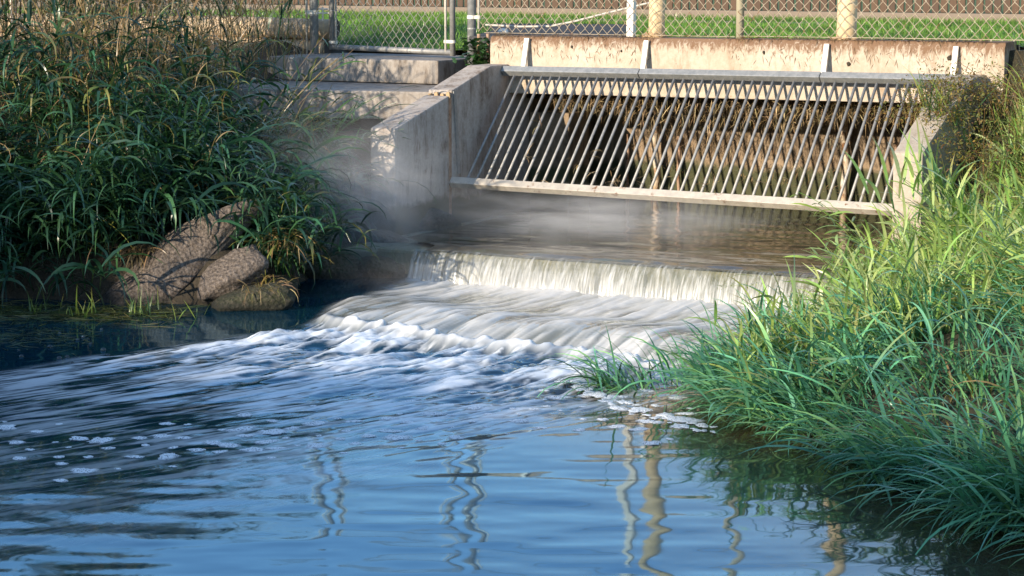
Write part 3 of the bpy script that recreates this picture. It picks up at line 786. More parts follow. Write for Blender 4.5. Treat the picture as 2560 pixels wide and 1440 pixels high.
def foam_mesh(seed, ragged):
    r_ = np.random.default_rng(seed); m_ = MB(); nseg = 22
    rings = []
    ph = r_.uniform(0, 6, 5)
    for j, q in enumerate((0.0, .45, .8, 1.0)):
        ring = []
        for i in range(nseg):
            an = 2 * math.pi * i / nseg
            rr = q * (1 + ragged * (.5 * math.sin(2 * an + ph[0]) + .35 * math.sin(3 * an + ph[1]) + .3 * math.sin(5 * an + ph[2]) + .25 * math.sin(9 * an + ph[3])))
            hz = .22 * (1 - q * q) + (.05 * math.sin(7 * an + ph[4] + j) if 0 < q < 1 else 0) - (.05 if q == 1 else 0)
            ring.append(m_.bm.verts.new((rr * math.cos(an), rr * math.sin(an), hz)))
            if q == 0: break
        rings.append(ring)
    for i in range(nseg): m_.bm.faces.new((rings[0][0], rings[1][i], rings[1][(i + 1) % nseg]))
    for a_, b_ in zip(rings[1:], rings[2:]):
        for i in range(nseg): m_.bm.faces.new((a_[i], b_[i], b_[(i + 1) % nseg], a_[(i + 1) % nseg]))
    me = bpy.data.meshes.new('foam_patch'); m_.bm.to_mesh(me); m_.bm.free(); me.materials.append(M['foam_raft'])
    me.polygons.foreach_set('use_smooth', [True] * len(me.polygons)); return me
fms = [foam_mesh(100 + i, r) for i, r in enumerate((.25, .4, .5, .6, .35, .7))]
def wz(x, y): return float(stream(np.array([[x]]), np.array([[y]]))[0][0, 0])
spots = []
fr_ = np.random.default_rng(5)
for _ in range(9000):
    x, y = fr_.uniform(-2.4, .75), fr_.uniform(8.3, 10.4)
    s, t = st_of(x, y)
    front = 8.95 + .55 * float(sstep(-1.2, -.1, x)) + .12 * math.sin(x * 5)
    w = math.exp(-((y - front) / .30) ** 2)
    if fr_.random() > w * .9: continue
    if inside(np.array([x]), np.array([y]), RPOLY)[0]: continue
    if all((x - a_) ** 2 + ((y - b_) * .6) ** 2 > .0055 for a_, b_ in spots): spots.append((x, y))
    if len(spots) >= 130: break
for i, (x, y) in enumerate(spots):
    o = bpy.data.objects.new('foam_patch', fms[i % 6]); col.objects.link(o)
    sz = .010 + .030 * fr_.random() ** 2
    o.scale = (sz * fr_.uniform(1.0, 1.9), sz * fr_.uniform(1.0, 2.0), sz * .55); o.rotation_euler = (0, 0, fr_.uniform(0, 6.3)); o.location = (x, y, wz(x, y) + .001)
    tag(o, 'small white foam patch drifting on the blue water below the rapids', 'foam', 'foam patches drifting on the stream')
bub = MB(); bmesh.ops.create_icosphere(bub.bm, subdivisions=2, radius=1)
bme_ = bpy.data.meshes.new('bubble'); bub.bm.to_mesh(bme_); bub.bm.free(); bme_.materials.append(M['bubble']); bme_.polygons.foreach_set('use_smooth', [True] * len(bme_.polygons))
for i in range(16):
    o = bpy.data.objects.new('bubble', bme_); col.objects.link(o); r_ = .007 + .008 * fr_.random()
    x, y = -2.12 + .18 * fr_.normal(), 11.15 + .28 * fr_.normal()
    o.scale = (r_, r_, r_); o.location = (x, y, wz(x, y) + r_ * .05)
    tag(o, 'round glassy bubble floating on dark water near the algae mat', 'bubble', 'bubbles near the left bank')
# foam caught along the grass point: small flat rafts in one strip
fq = np.random.default_rng(15); lp = np.array([(.22, 10.40), (.31, 10.12), (.42, 9.86), (.56, 9.60), (.68, 9.34), (.80, 9.22)]); Vs = []; Fs = []; nb_ = 0
for i in range(70):
    u_ = fq.random() ** 1.2 * 4.999; a_ = int(u_); c = lp[a_] * (1 - u_ + a_) + lp[a_ + 1] * (u_ - a_) + fq.normal(0, .018, 2) * (1, 2.0); r0 = .008 + .03 * fq.random() ** 2
    me = fms[i % 6]; an = fq.uniform(0, 6.3)
    for v in me.vertices:
        x0, y0 = v.co.x * math.cos(an) - v.co.y * math.sin(an), v.co.x * math.sin(an) + v.co.y * math.cos(an)
        Vs.append((c[0] + x0 * r0, c[1] + y0 * r0 * 1.6, .002 + v.co.z * r0 * .5 + .0006 * (i % 5)))
    for pl_ in me.polygons:
        q_ = [x_ + nb_ for x_ in pl_.vertices]; Fs.append(q_ if len(q_) == 4 else q_ + [q_[-1]])
    nb_ += len(me.vertices)
me = bpy.data.meshes.new('foam_strip'); me.from_pydata(Vs, [], [tuple(dict.fromkeys(q_)) for q_ in Fs])
tag(put('foam_strip', me, 'foam', None, True), 'narrow strip of white foam caught along the tip of the grass point', 'foam')

# ------------------------------------------------------------------ blades, stalks and reeds
class Veg:
    def __init__(self, seed): self.V = []; self.F = []; self.C = []; self.n = 0; self.r = np.random.default_rng(seed)
    def strip(self, P, A, L, w, a0, droop, c0, c1, K=6, twist=None, shape=0.0, az_bend=None):
        """P (n,3) roots, A azimuth, L length, w width, a0 start elevation, droop total bend; c0/c1 root and tip colours"""
        n = len(P)
        if n == 0: return None
        A = np.broadcast_to(A, n).astype(float); L = np.broadcast_to(L, n).astype(float); w = np.broadcast_to(w, n).astype(float)
        a0 = np.broadcast_to(a0, n).astype(float); droop = np.broadcast_to(droop, n).astype(float)
        tw = self.r.normal(0, .5, n) if twist is None else np.broadcast_to(twist, n)
        ab = self.r.normal(0, .25, n) if az_bend is None else np.broadcast_to(az_bend, n)
        p = np.array(P, float); rows = []; cols = []
        for k_ in range(K + 1):
            u = k_ / K
            el = a0 - droop * u ** 1.4; az = A + ab * u
            dv = np.stack([np.cos(el) * np.cos(az), np.cos(el) * np.sin(az), np.sin(el)], 1)
            sd_ = np.stack([-np.sin(az), np.cos(az), 0 * az], 1); up_ = np.cross(dv, sd_)
            ang = tw * (.4 + u)
            side = sd_ * np.cos(ang)[:, None] + up_ * np.sin(ang)[:, None]
            prof = (min(1, .35 + 2.6 * u) * (1 - u ** 2.2) + .02) if shape == 0 else (1 - .5 * u)
            h = (w * prof * .5)[:, None]
            rows.append(np.stack([p - side * h, p + side * h], 1)); cc = c0 * (1 - u ** 1.5) + c1 * u ** 1.5
            cols.append(np.stack([cc, cc], 1))
            p = p + dv * (L / K)[:, None]
        V = np.stack(rows, 1).reshape(n, -1, 3); Cc = np.stack(cols, 1).reshape(n, -1, 3); m = (K + 1) * 2
        q = np.array([[2 * k_, 2 * k_ + 1, 2 * k_ + 3, 2 * k_ + 2] for k_ in range(K)])
        F = (q[None] + (np.arange(n) * m)[:, None, None]).reshape(-1, 4) + self.n
        self.V.append(V.reshape(-1, 3)); self.C.append(Cc.reshape(-1, 3)); self.F.append(F); self.n += n * m
        return p
    def mesh(self, name):
        V = np.concatenate(self.V); F = np.concatenate(self.F); C_ = np.concatenate(self.C)
        me = mesh_np(name, V, F)
        ca = me.color_attributes.new('Col', 'FLOAT_COLOR', 'POINT')
        ca.data.foreach_set('color', np.concatenate([C_, np.ones((len(C_), 1))], 1).astype(np.float32).ravel())
        me.polygons.foreach_set('use_smooth', [True] * len(me.polygons))
        return me

def colv(r_, n, pal, jit=.18):
    pal = np.array(pal); c = pal[r_.integers(0, len(pal), n)]
    return c * np.exp(r_.normal(0, jit, (n, 1))) * np.exp(r_.normal(0, .05, (n, 3)))

GREEN_L = [(.020, .066, .036), (.032, .092, .050), (.014, .048, .030), (.042, .105, .042)]          # blue green reeds
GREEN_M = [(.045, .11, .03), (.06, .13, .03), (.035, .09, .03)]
GREEN_SUN = [(.25, .37, .09), (.33, .44, .14), (.18, .30, .08), (.38, .46, .19)]                 # right bank grass, sunlight mixed into the colour
GREEN_SHADE = [(.10, .29, .17), (.13, .33, .18), (.075, .24, .15), (.17, .35, .14)]                 # grass at the water, bluish shade mixed into the colour
DRY = [(.26, .18, .085), (.32, .23, .12), (.20, .13, .06), (.36, .27, .15)]
YEL = [(.28, .27, .06), (.24, .2, .06), (.3, .24, .08)]

def stalk_points(r_, P, A, L, a0, droop, K=8):
    p = np.array(P, float); out = [p.copy()]; dirs = []
    for k_ in range(K):
        u = (k_ + .5) / K; el = a0 - droop * u ** 1.5
        dv = np.stack([np.cos(el) * np.cos(A), np.cos(el) * np.sin(A), np.sin(el)], 1); p = p + dv * (L / K)[:, None]; out.append(p.copy()); dirs.append(dv)
    return np.stack(out, 1)

def reeds(vg, P, A, L, a0, droop, nleaf, leafL, leafW, stemc, leafc, tipc, first=.25, leaf_el=.75, leaf_droop=1.7, stem_w=.006):
    r_ = vg.r; n = len(P); A = np.broadcast_to(A, n).astype(float); L = np.broadcast_to(L, n).astype(float)
    a0 = np.broadcast_to(a0, n).astype(float); droop = np.broadcast_to(droop, n).astype(float)
    sc_ = colv(r_, n, stemc)
    vg.strip(P, A, L, np.full(n, stem_w), a0, droop, sc_, sc_ * .9, 8, twist=r_.uniform(-1.5, 1.5, n), shape=1, az_bend=0.0)
    SP = stalk_points(r_, P, A, L, a0, droop, 8)
    for j in range(nleaf):
        u = np.clip(first + (1 - first) * (j + r_.random(n) * .8) / nleaf, 0, 1) * 8
        i0 = np.minimum(u.astype(int), 7); fr = (u - i0)[:, None]
        Q = SP[np.arange(n), i0] * (1 - fr) + SP[np.arange(n), i0 + 1] * fr
        az = A + (1.2 if j % 2 else -1.2) + r_.normal(0, .7, n)
        ll = leafL * r_.uniform(.6, 1.15, n)
        c = colv(r_, n, leafc); c1 = np.where(r_.random((n, 1)) < .22, colv(r_, n, tipc), c * 1.1)
        vg.strip(Q, az, ll, leafW * r_.uniform(.7, 1.2, n), leaf_el + r_.normal(0, .3, n), leaf_droop * r_.uniform(.5, 1.25, n), c, c1, 6)

def zl(x, y): return left_h(np.asarray(x), np.asarray(y))
def zr(x, y): return right_h(np.asarray(x), np.asarray(y))
def xyz(x, y, fn): return np.stack([x, y, fn(x, y)], 1)

DOWN = math.radians(-105)     # towards the water on the left bank
# --- the dense mass of reeds on the left bank
vg = Veg(11); r_ = vg.r
def scatterL(n, d0, d1, x0=-4.6, x1=-.95):
    out = []
    while sum(map(len, out)) < n:
        x = r_.uniform(x0, x1, 4 * n); y = r_.uniform(12.3, 17.4, 4 * n)
        s, t = st_of(x, y); d = poly_dist(x, y, LW); ok = inside(x, y, LPOLY) & (d > d0) & (d < d1) & (t > -.55) & ~((s > -1.6) & (t < 1.25)) & ~((s > -.35) & (t < 1.6))
        ok &= ~((np.abs(x + 1.72) < .42) & (y < 13.12)) 
        out.append(np.stack([x[ok], y[ok]], 1))
    q = np.concatenate(out)[:n]; return xyz(q[:, 0], q[:, 1], zl)
P = scatterL(620, .02, .9); n = len(P)
reeds(vg, P, DOWN + r_.normal(0, .6, n), r_.uniform(.35, .75, n), r_.uniform(.7, 1.35, n), r_.uniform(.5, 1.5, n), 8, .40, .023, GREEN_M, GREEN_L, GREEN_M, .2, .5, 2.5)
P = scatterL(400, .7, 1.6); n = len(P)
reeds(vg, P, DOWN + r_.normal(0, .9, n), r_.uniform(.45, .9, n), r_.uniform(1.0, 1.45, n), r_.uniform(.3, .9, n), 8, .36, .021, GREEN_M, GREEN_L, YEL, .25, .6, 2.3)
P = scatterL(110, 1.5, 2.7, -4.6, -1.6); n = len(P)
reeds(vg, P, r_.uniform(0, 6.3, n), r_.uniform(.7, 1.2, n), r_.uniform(1.3, 1.57, n), r_.uniform(.0, .25, n), 8, .24, .019, GREEN_M, GREEN_L, GREEN_M, .45, 1.1, .8, .006)
P = scatterL(330, 1.2, 2.7, -4.8, -1.35); n = len(P)
reeds(vg, P, DOWN + r_.normal(0, 1.2, n), r_.uniform(.7, 1.15, n), r_.uniform(1.2, 1.55, n), r_.uniform(.05, .4, n), 6, .22, .014, DRY, [GREEN_L[0]] + DRY, DRY, .45, .9, 1.3, .005)
P = scatterL(800, 1.0, 2.6, -4.8, -1.35); n = len(P)
reeds(vg, P, r_.uniform(0, 6.3, n), r_.uniform(.5, 1.1, n), r_.uniform(1.15, 1.55, n), r_.uniform(.0, .5, n), 2, .2, .009, DRY, DRY, DRY, .4, .9, 1.6, .0055)
P = scatterL(130, .1, 1.5, -4.4, -1.2); n = len(P)
reeds(vg, P, DOWN + r_.normal(0, 1.3, n), r_.uniform(.5, 1.0, n), r_.uniform(.8, 1.45, n), r_.uniform(.1, .9, n), 2, .22, .010, DRY + YEL, DRY, DRY, .5, .4, 2.2, .006)
P = scatterL(260, .05, 1.2, -4.4, -1.2); n = len(P); cc = colv(r_, n, DRY + YEL, .3)
P[:, 2] += r_.uniform(.1, .45, n); vg.strip(P, DOWN + r_.normal(0, .9, n), r_.uniform(.15, .4, n), r_.uniform(.006, .014, n), r_.uniform(-.6, .6, n), r_.uniform(.6, 1.8, n), cc, cc * .9, 6)
tag(put('reed_thicket', vg.mesh('reed_thicket'), 'leaf', smooth=True), 'dense dark green reeds with dry stalks covering the left bank', 'reeds', kind='stuff')

def clump(name, fn, seed, lab, cat, loc, group=None, big=None):
    """a plant: an Empty at its root with its foliage (and stalks) as parts"""
    root = empty(name, loc, lab, cat, group)
    v = Veg(seed); fn(v, np.array(loc))
    o = put('foliage', v.mesh('foliage'), 'leaf', root, True); o['kind'] = 'stuff'
    if big:
        nb, L, w, az, spread, pal = big; r = np.random.default_rng(seed + 500)
        for _ in range(nb):
            b = Veg(int(r.integers(1, 1 << 30))); c = colv(r, 1, pal); Pb = np.array(loc)[None] + np.array([[r.normal(0, .09), r.normal(0, .09), r.uniform(.0, .08)]])
            b.strip(Pb, np.array([az + r.normal(0, spread)]), np.array([r.uniform(*L)]), np.array([w * r.uniform(.8, 1.25)]), np.array([r.uniform(.7, 1.45)]), np.array([r.uniform(.5, 1.7)]), c, c * 1.15, 9)
            put('leaf', b.mesh('leaf'), 'leaf', root, True)
    return root

def drooping(nst, rad, Ls, az, spread, leafL, leafW, pal, tip, a0=(.8, 1.4), dr=(.5, 1.4), nl=9, el=.6, ld=2.0, stem=GREEN_M):
    def f(v, c):
        r = v.r; P = c + np.stack([r.normal(0, rad, nst), r.normal(0, rad, nst), np.zeros(nst)], 1)
        reeds(v, P, az + r.normal(0, spread, nst), r.uniform(*Ls, nst), r.uniform(*a0, nst), r.uniform(*dr, nst), nl, leafL, leafW, stem, pal, tip, .15, el, ld)
    return f
def LPt(x, y, dz=0): return (x, y, float(zl(np.array([x]), np.array([y]))[0]) + dz)
clump('reed_clump', drooping(26, .08, (.4, .65), R(-100), .7, .34, .022, GREEN_L, GREEN_M), 21, 'broad leaved reed clump drooping just left of the leaning slab top', 'reeds', LPt(-2.18, 13.1, .05), big=(12, (.3, .5), .024, R(-100), .8, GREEN_L))
clump('reed_clump', drooping(26, .09, (.45, .7), R(-95), .7, .36, .022, GREEN_L, GREEN_M), 22, 'arching reed clump high on the bank above the leaning slab', 'reeds', LPt(-1.9, 13.62), big=(12, (.3, .5), .024, R(-95), .8, GREEN_L))
clump('reed_clump', drooping(30, .10, (.45, .75), R(-80), .7, .34, .020, GREEN_L, YEL), 23, 'misty reed clump hanging right of the boulder with straw coloured tips', 'reeds', LPt(-1.32, 13.25), big=(12, (.3, .5), .022, R(-80), .8, GREEN_L))
clump('reed_clump', drooping(20, .09, (.25, .45), R(-80), .7, .28, .016, GREEN_M, YEL), 24, 'pale reed clump leaning against the lit end of the wing wall', 'reeds', LPt(-1.22, 14.2))
clump('reed_clump', drooping(26, .08, (.35, .6), R(-100), .8, .34, .021, GREEN_L, GREEN_M), 25, 'dark reed clump dipping into the water at the left picture edge', 'reeds', LPt(-2.75, 12.98))
clump('reed_clump', drooping(24, .08, (.4, .65), R(-90), .8, .36, .021, GREEN_L, GREEN_M), 26, 'dark reed clump at the waterline between the picture edge and the slab', 'reeds', LPt(-2.4, 12.95))
clump('reed_clump', drooping(14, .05, (.9, 1.25), R(10), .35, .26, .013, GREEN_M, YEL, (.75, 1.2), (.2, .6), 8, .5, 1.1, DRY), 27, 'tall yellowish reed stalks leaning right in front of the steps', 'reeds', LPt(-1.75, 14.6))
clump('reed_clump', drooping(18, .05, (.9, 1.15), R(100), .35, .2, .010, DRY, DRY, (1.2, 1.5), (.0, .3), 2, .9, 1.5, DRY), 28, 'fan of dry straw stalks standing up in the middle of the left thicket', 'reeds', LPt(-2.35, 14.3))
clump('reed_clump', drooping(9, .04, (.6, .85), R(-15), .2, .24, .014, GREEN_M, GREEN_M, (.5, .9), (.5, .8), 6, .3, 1.0), 29, 'few reed stems reaching across the top of the wing wall', 'reeds', LPt(-1.35, 14.9, .25))
clump('reed_clump', drooping(34, .13, (.5, .85), R(-75), .8, .32, .016, GREEN_M + GREEN_L, YEL, (.9, 1.45), (.3, 1.0), 8, .7, 1.7), 30, 'feathery reed clump covering the front of the lower concrete step', 'reeds', LPt(-1.55, 14.75))
clump('reed_clump', drooping(24, .10, (.3, .5), R(-80), .8, .28, .015, GREEN_M + GREEN_L, YEL, (.8, 1.4), (.3, 1.1), 8, .6, 1.8), 34, 'thin leaved reed clump filling the corner between the step and the wing wall', 'reeds', LPt(-1.22, 14.85))
clump('reed_clump', drooping(22, .10, (.2, .4), R(-80), .8, .28, .016, GREEN_L, YEL, (.6, 1.2), (.4, 1.2), 8, .5, 1.9), 35, 'misty reed clump at the foot of the wing wall end face', 'reeds', LPt(-1.32, 14.25))
def tuft(nb, rad, L, az, spread, w, pal, tip, a0=(.6, 1.4), dr=(.6, 1.8), K=6):
    def f(v, c):
        r = v.r; P = c + np.stack([r.normal(0, rad, nb), r.normal(0, rad, nb), np.zeros(nb)], 1)
        cc = colv(r, nb, pal); c1 = np.where(r.random((nb, 1)) < .3, colv(r, nb, tip), cc * 1.15)
        v.strip(P, az + r.normal(0, spread, nb), r.uniform(*L, nb), w * r.uniform(.6, 1.3, nb), r.uniform(*a0, nb), r.uniform(*dr, nb), cc, c1, K)
    return f
clump('grass_tuft', tuft(90, .05, (.08, .24), R(-60), 1.2, .007, YEL + DRY, DRY, (.3, 1.2), (1.2, 2.6)), 31, 'sunlit yellow grass tuft growing on the mossy stone', 'grass', (-1.34, 12.47, .085))
clump('grass_tuft', tuft(60, .05, (.1, .25), R(-80), .8, .006, DRY, DRY, (-.4, .5), (.8, 1.6)), 32, 'withered straw hanging under the reeds left of the slab', 'grass', (-2.08, 12.85, .28))
clump('grass_tuft', tuft(90, .07, (.12, .32), R(-80), .6, .008, DRY + YEL, DRY, (-.2, .5), (.8, 1.5)), 33, 'withered straw hanging below the reeds right of the boulder', 'grass', (-1.3, 12.98, .33))
# floating algae mat with small shoots
vg = Veg(41); r_ = vg.r
n = 1500; x = r_.uniform(-3.2, -1.75, n); y = 12.33 + .16 * r_.normal(0, 1, n) - .35 * (fbm(x * 2, x * 0, 4) - .3); keep_ = y < 12.75
P = np.stack([x, y, np.full(n, .006)], 1)[keep_]; n = len(P); cc = colv(r_, n, [(.10, .12, .035), (.07, .10, .03), (.16, .15, .06), (.05, .06, .03)])
vg.strip(P, r_.uniform(0, 6.3, n), r_.uniform(.05, .2, n), .006, .06 + r_.normal(0, .05, n), .1, cc, cc, 4)
n = 900; x = r_.uniform(-3.2, -2.1, n); y = 11.5 + .22 * r_.normal(0, 1, n); P = np.stack([x, y, np.full(n, .004)], 1); cc = colv(r_, n, [(.05, .08, .03), (.04, .06, .03)])
vg.strip(P, r_.uniform(0, 6.3, n), r_.uniform(.04, .12, n), .005, .03, .06, cc, cc, 3)
tag(put('algae_mat', vg.mesh('algae_mat'), 'leaf', smooth=True), 'floating mat of weed on the dark water at the left', 'weed', kind='stuff')
for i, (x, y, nb, lab) in enumerate(((-2.5, 12.3, 14, 'green shoots rising from the floating mat, leftmost group'), (-2.27, 12.2, 16, 'green shoots in the middle of the floating mat'), (-1.98, 12.28, 22, 'largest group of green shoots on the floating mat'), (-1.72, 12.12, 7, 'few thin shoots at the right end of the floating mat'))):
    clump('grass_shoot', tuft(nb, .05, (.05, .19), 0, 3, .008, [(.16, .24, .05), (.12, .2, .05)], YEL, (1.0, 1.5), (.1, .9), 5), 51 + i, lab, 'grass', (x, y, -.005))

# --- right bank
vg = Veg(61); r_ = vg.r
def scatterR(n, d0, d1, y0, y1, x1=4.2):
    out = []
    while sum(map(len, out)) < n:
        x = r_.uniform(.5, x1, 5 * n); y = r_.uniform(y0, y1, 5 * n); s, t = st_of(x, y); d = poly_dist(x, y, RW)
        ok = inside(x, y, RPOLY) & (d > d0) & (d < d1) & ~((s < 3.56) & (t < 1.32)) & (t > -.1)
        ok &= (fbm(x * 3.4, y * 2.3, 131, 2) > .44) | (r_.random(len(x)) < .16)
        out.append(np.stack([x[ok], y[ok]], 1))
    q = np.concatenate(out)[:n]; return xyz(q[:, 0], q[:, 1], zr)
LEFT = math.radians(200)
def sway(P, a_=2.6): return a_ * (fbm(P[:, 0] * 2.1, P[:, 1] * 1.6, 137, 2) - .5)
def lean_az(P): return LEFT + .25 * np.clip(10.5 - P[:, 1], -2, 3)
def lenf(P):
    s, t = st_of(P[:, 0], P[:, 1]); return .55 + .45 * np.maximum(sstep(1.5, 2.6, t), sstep(3.8, 4.6, s))
def lenq(P): return .62 + .38 * sstep(.15, .8, poly_dist(P[:, 0], P[:, 1], RW))
# sunlit upper bank: fine upright grass and broader reeds
P = scatterR(5000, .0, 2.2, 9.7, 14.2, 3.8); n = len(P); cc = np.where(r_.random((n, 1)) < .06, colv(r_, n, DRY), colv(r_, n, GREEN_SUN)); c1 = np.where(r_.random((n, 1)) < .15, colv(r_, n, YEL), cc * 1.1)
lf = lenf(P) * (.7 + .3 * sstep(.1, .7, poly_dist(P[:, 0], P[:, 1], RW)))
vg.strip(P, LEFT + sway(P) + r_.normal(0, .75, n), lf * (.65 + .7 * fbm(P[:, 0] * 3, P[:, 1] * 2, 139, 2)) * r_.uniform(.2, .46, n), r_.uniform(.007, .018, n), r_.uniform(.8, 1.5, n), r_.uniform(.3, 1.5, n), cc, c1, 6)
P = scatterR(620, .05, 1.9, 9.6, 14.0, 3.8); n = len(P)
reeds(vg, P, LEFT + r_.normal(0, 1.0, n), lenf(P) * (.75 + .25 * sstep(.2, .9, poly_dist(P[:, 0], P[:, 1], RW))) * r_.uniform(.2, .5, n), r_.uniform(.9, 1.45, n), r_.uniform(.2, .9, n), 6, .26, .015, GREEN_SUN, GREEN_SUN, YEL, .2, .9, 1.1)
# shaded grass at the water
P = scatterR(4100, .0, 1.5, 5.5, 10.1, 3.2); n = len(P); cc = np.where(r_.random((n, 1)) < .05, colv(r_, n, DRY + YEL), colv(r_, n, GREEN_SHADE)); c1 = np.where(r_.random((n, 1)) < .10, colv(r_, n, YEL), cc * 1.1)
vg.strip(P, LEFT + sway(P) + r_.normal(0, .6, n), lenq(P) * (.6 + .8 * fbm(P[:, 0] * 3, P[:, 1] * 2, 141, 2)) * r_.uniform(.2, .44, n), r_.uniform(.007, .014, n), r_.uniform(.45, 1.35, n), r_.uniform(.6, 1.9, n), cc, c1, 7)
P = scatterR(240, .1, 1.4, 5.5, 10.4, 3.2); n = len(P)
reeds(vg, P, LEFT + r_.normal(0, .9, n), r_.uniform(.12, .32, n), r_.uniform(.8, 1.4, n), r_.uniform(.3, 1.0, n), 6, .30, .013, GREEN_SHADE, GREEN_SHADE, YEL, .2, .8, 1.3)
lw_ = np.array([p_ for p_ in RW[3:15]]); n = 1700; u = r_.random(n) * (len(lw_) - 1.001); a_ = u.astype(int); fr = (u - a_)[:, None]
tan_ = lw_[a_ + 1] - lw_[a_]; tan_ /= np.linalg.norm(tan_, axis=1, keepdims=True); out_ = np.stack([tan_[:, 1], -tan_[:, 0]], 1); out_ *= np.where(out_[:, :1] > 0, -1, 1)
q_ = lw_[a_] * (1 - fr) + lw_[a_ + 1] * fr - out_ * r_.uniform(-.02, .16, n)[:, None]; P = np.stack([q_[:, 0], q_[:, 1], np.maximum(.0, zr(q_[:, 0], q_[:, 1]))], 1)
lit = (P[:, 1:2] > 10.4); cc = np.where(lit, colv(r_, n, GREEN_SUN), colv(r_, n, GREEN_SHADE)); az = np.arctan2(out_[:, 1], out_[:, 0]) + r_.normal(0, .6, n)
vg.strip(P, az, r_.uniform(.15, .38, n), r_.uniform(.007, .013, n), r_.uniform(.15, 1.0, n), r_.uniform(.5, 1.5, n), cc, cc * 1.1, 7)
# dry weeds by the wall and the headwall end
P = scatterR(900, .0, 1.6, 13.0, 15.6, 4.2); n = len(P); cc = colv(r_, n, DRY + GREEN_SUN[:2]); vg.strip(P, LEFT + r_.normal(0, 1.5, n), r_.uniform(.15, .45, n), .006, r_.uniform(.6, 1.5, n), r_.uniform(.3, 2.0, n), cc, cc, 6)
tag(put('bank_grass', vg.mesh('bank_grass'), 'leaf', smooth=True), 'thick grass covering the right bank down to the water', 'grass', kind='stuff')
def RPt(x, y, dz=0): return (x, y, max(0, float(zr(np.array([x]), np.array([y]))[0])) + dz)
clump('grass_clump', tuft(120, .09, (.2, .4), R(170), .9, .009, GREEN_SHADE + GREEN_M, GREEN_SHADE, (.3, 1.2), (.8, 2.0), 7), 71, 'dark grass clump at the tip of the point reaching into the stream', 'grass', RPt(.52, 10.15, -.02))
clump('grass_clump', tuft(170, .14, (.2, .40), R(185), .8, .015, GREEN_SHADE, GREEN_SHADE, (.5, 1.5), (.5, 1.7), 7), 72, 'tall bluish grass clump behind the foam strip on the point', 'grass', RPt(.95, 9.85), big=(14, (.25, .45), .019, R(185), 1.0, GREEN_SHADE))
clump('grass_clump', tuft(170, .13, (.22, .42), R(195), .7, .014, GREEN_SHADE, YEL, (.3, 1.3), (.6, 1.6), 7), 73, 'grass clump overhanging its dark reflection below the point', 'grass', RPt(1.15, 9.3), big=(14, (.25, .45), .018, R(195), .9, GREEN_SHADE))
clump('grass_clump', tuft(190, .13, (.3, .5), R(200), .6, .013, GREEN_SHADE, YEL, (.3, 1.2), (.8, 1.9), 7), 74, 'low swept grass clump trailing on the water at the lower right', 'grass', RPt(1.5, 8.3), big=(14, (.3, .5), .016, R(200), .8, GREEN_SHADE))
clump('grass_clump', tuft(190, .13, (.28, .48), R(205), .5, .013, GREEN_SHADE, GREEN_SHADE, (.2, 1.1), (.8, 1.9), 7), 75, 'combed looking grass clump in the bottom right corner', 'grass', RPt(1.72, 7.65), big=(14, (.3, .5), .016, R(205), .7, GREEN_SHADE))
clump('reed_clump', drooping(5, .03, (.45, .6), R(190), .3, .22, .018, GREEN_SUN, GREEN_SUN, (.7, 1.0), (.3, .7), 7, .2, .8, GREEN_SUN), 76, 'reed stems spreading leaves over the pool in front of the bottom rail', 'reeds', (1.98, 12.7, .22))
clump('reed_clump', drooping(4, .03, (.3, .42), R(195), .3, .24, .016, GREEN_SUN, GREEN_SUN, (.6, .9), (.3, .7), 6, .0, .7, GREEN_SUN), 77, 'low reed stems hanging leaves above the right end of the weir', 'reeds', (1.85, 12.25, .16))
clump('reed_clump', drooping(16, .10, (.5, .8), R(190), .8, .36, .022, GREEN_SUN, YEL, (1.0, 1.45), (.2, .7), 7, .9, .8, GREEN_SUN), 78, 'big bright reed clump on the sunlit bank right of the wing wall foot', 'reeds', RPt(2.35, 11.9), big=(16, (.4, .65), .024, R(190), 1.0, GREEN_SUN))
def weed(v, c, Lm=1.0):
    r = v.r
    for _ in range(26):
        b = c + np.array([r.normal(0, .12), r.normal(0, .12), 0]); az = r.uniform(0, 6.3); L = Lm * r.uniform(.2, .5)
        SP = stalk_points(r, b[None], np.array([az]), np.array([L]), np.array([r.uniform(.9, 1.5)]), np.array([.4]), 8)[0]
        cs_ = colv(r, 1, [(.12, .13, .04), (.16, .1, .04)]); v.strip(b[None], np.array([az]), np.array([L]), .004, 1.2, .3, cs_, cs_, 6, shape=1)
        m = 46; Q = SP[r.integers(2, 9, m)] + r.normal(0, .035, (m, 3)); cc = colv(r, m, [(.20, .17, .035), (.13, .15, .035), (.26, .19, .05), (.16, .09, .03)])
        v.strip(Q, r.uniform(0, 6.3, m), r.uniform(.012, .03, m), .012, r.uniform(-.5, 1.2, m), .6, cc, cc, 2)
def low_weed(v, c): weed(v, c, .5)
clump('weed_bush', low_weed, 81, 'olive brown seeding weed bush over the right wing wall', 'bush', tuple(W(3.40, .50, .98)))
clump('weed_bush', weed, 82, 'lower olive weed bush right of the wing wall end face', 'bush', tuple(W(3.80, 1.2, .62)))
clump('weed_bush', low_weed, 83, 'small brown weed leaning on the right wing wall slope', 'bush', tuple(W(3.58, .40, 1.0)))
clump('grass_clump', tuft(160, .07, (.06, .2), R(190), 1.2, .007, YEL + DRY + [(.14, .12, .03)], DRY, (.2, 1.2), (.8, 2.2)), 84, 'brown and yellow weed tuft at the right foot of the weir', 'grass', (1.70, 11.95, .12))
clump('grass_clump', tuft(130, .10, (.25, .5), R(180), 1.4, .007, DRY + GREEN_SUN[:1], DRY, (.7, 1.5), (.4, 1.6)), 85, 'dry tan grass clump at the right end of the headwall', 'grass', tuple(W(3.95, .35, .95)))
clump('weed_bush', low_weed, 88, 'olive weed spilling over the upper slope of the right wing wall', 'bush', tuple(W(3.44, .75, .90)))
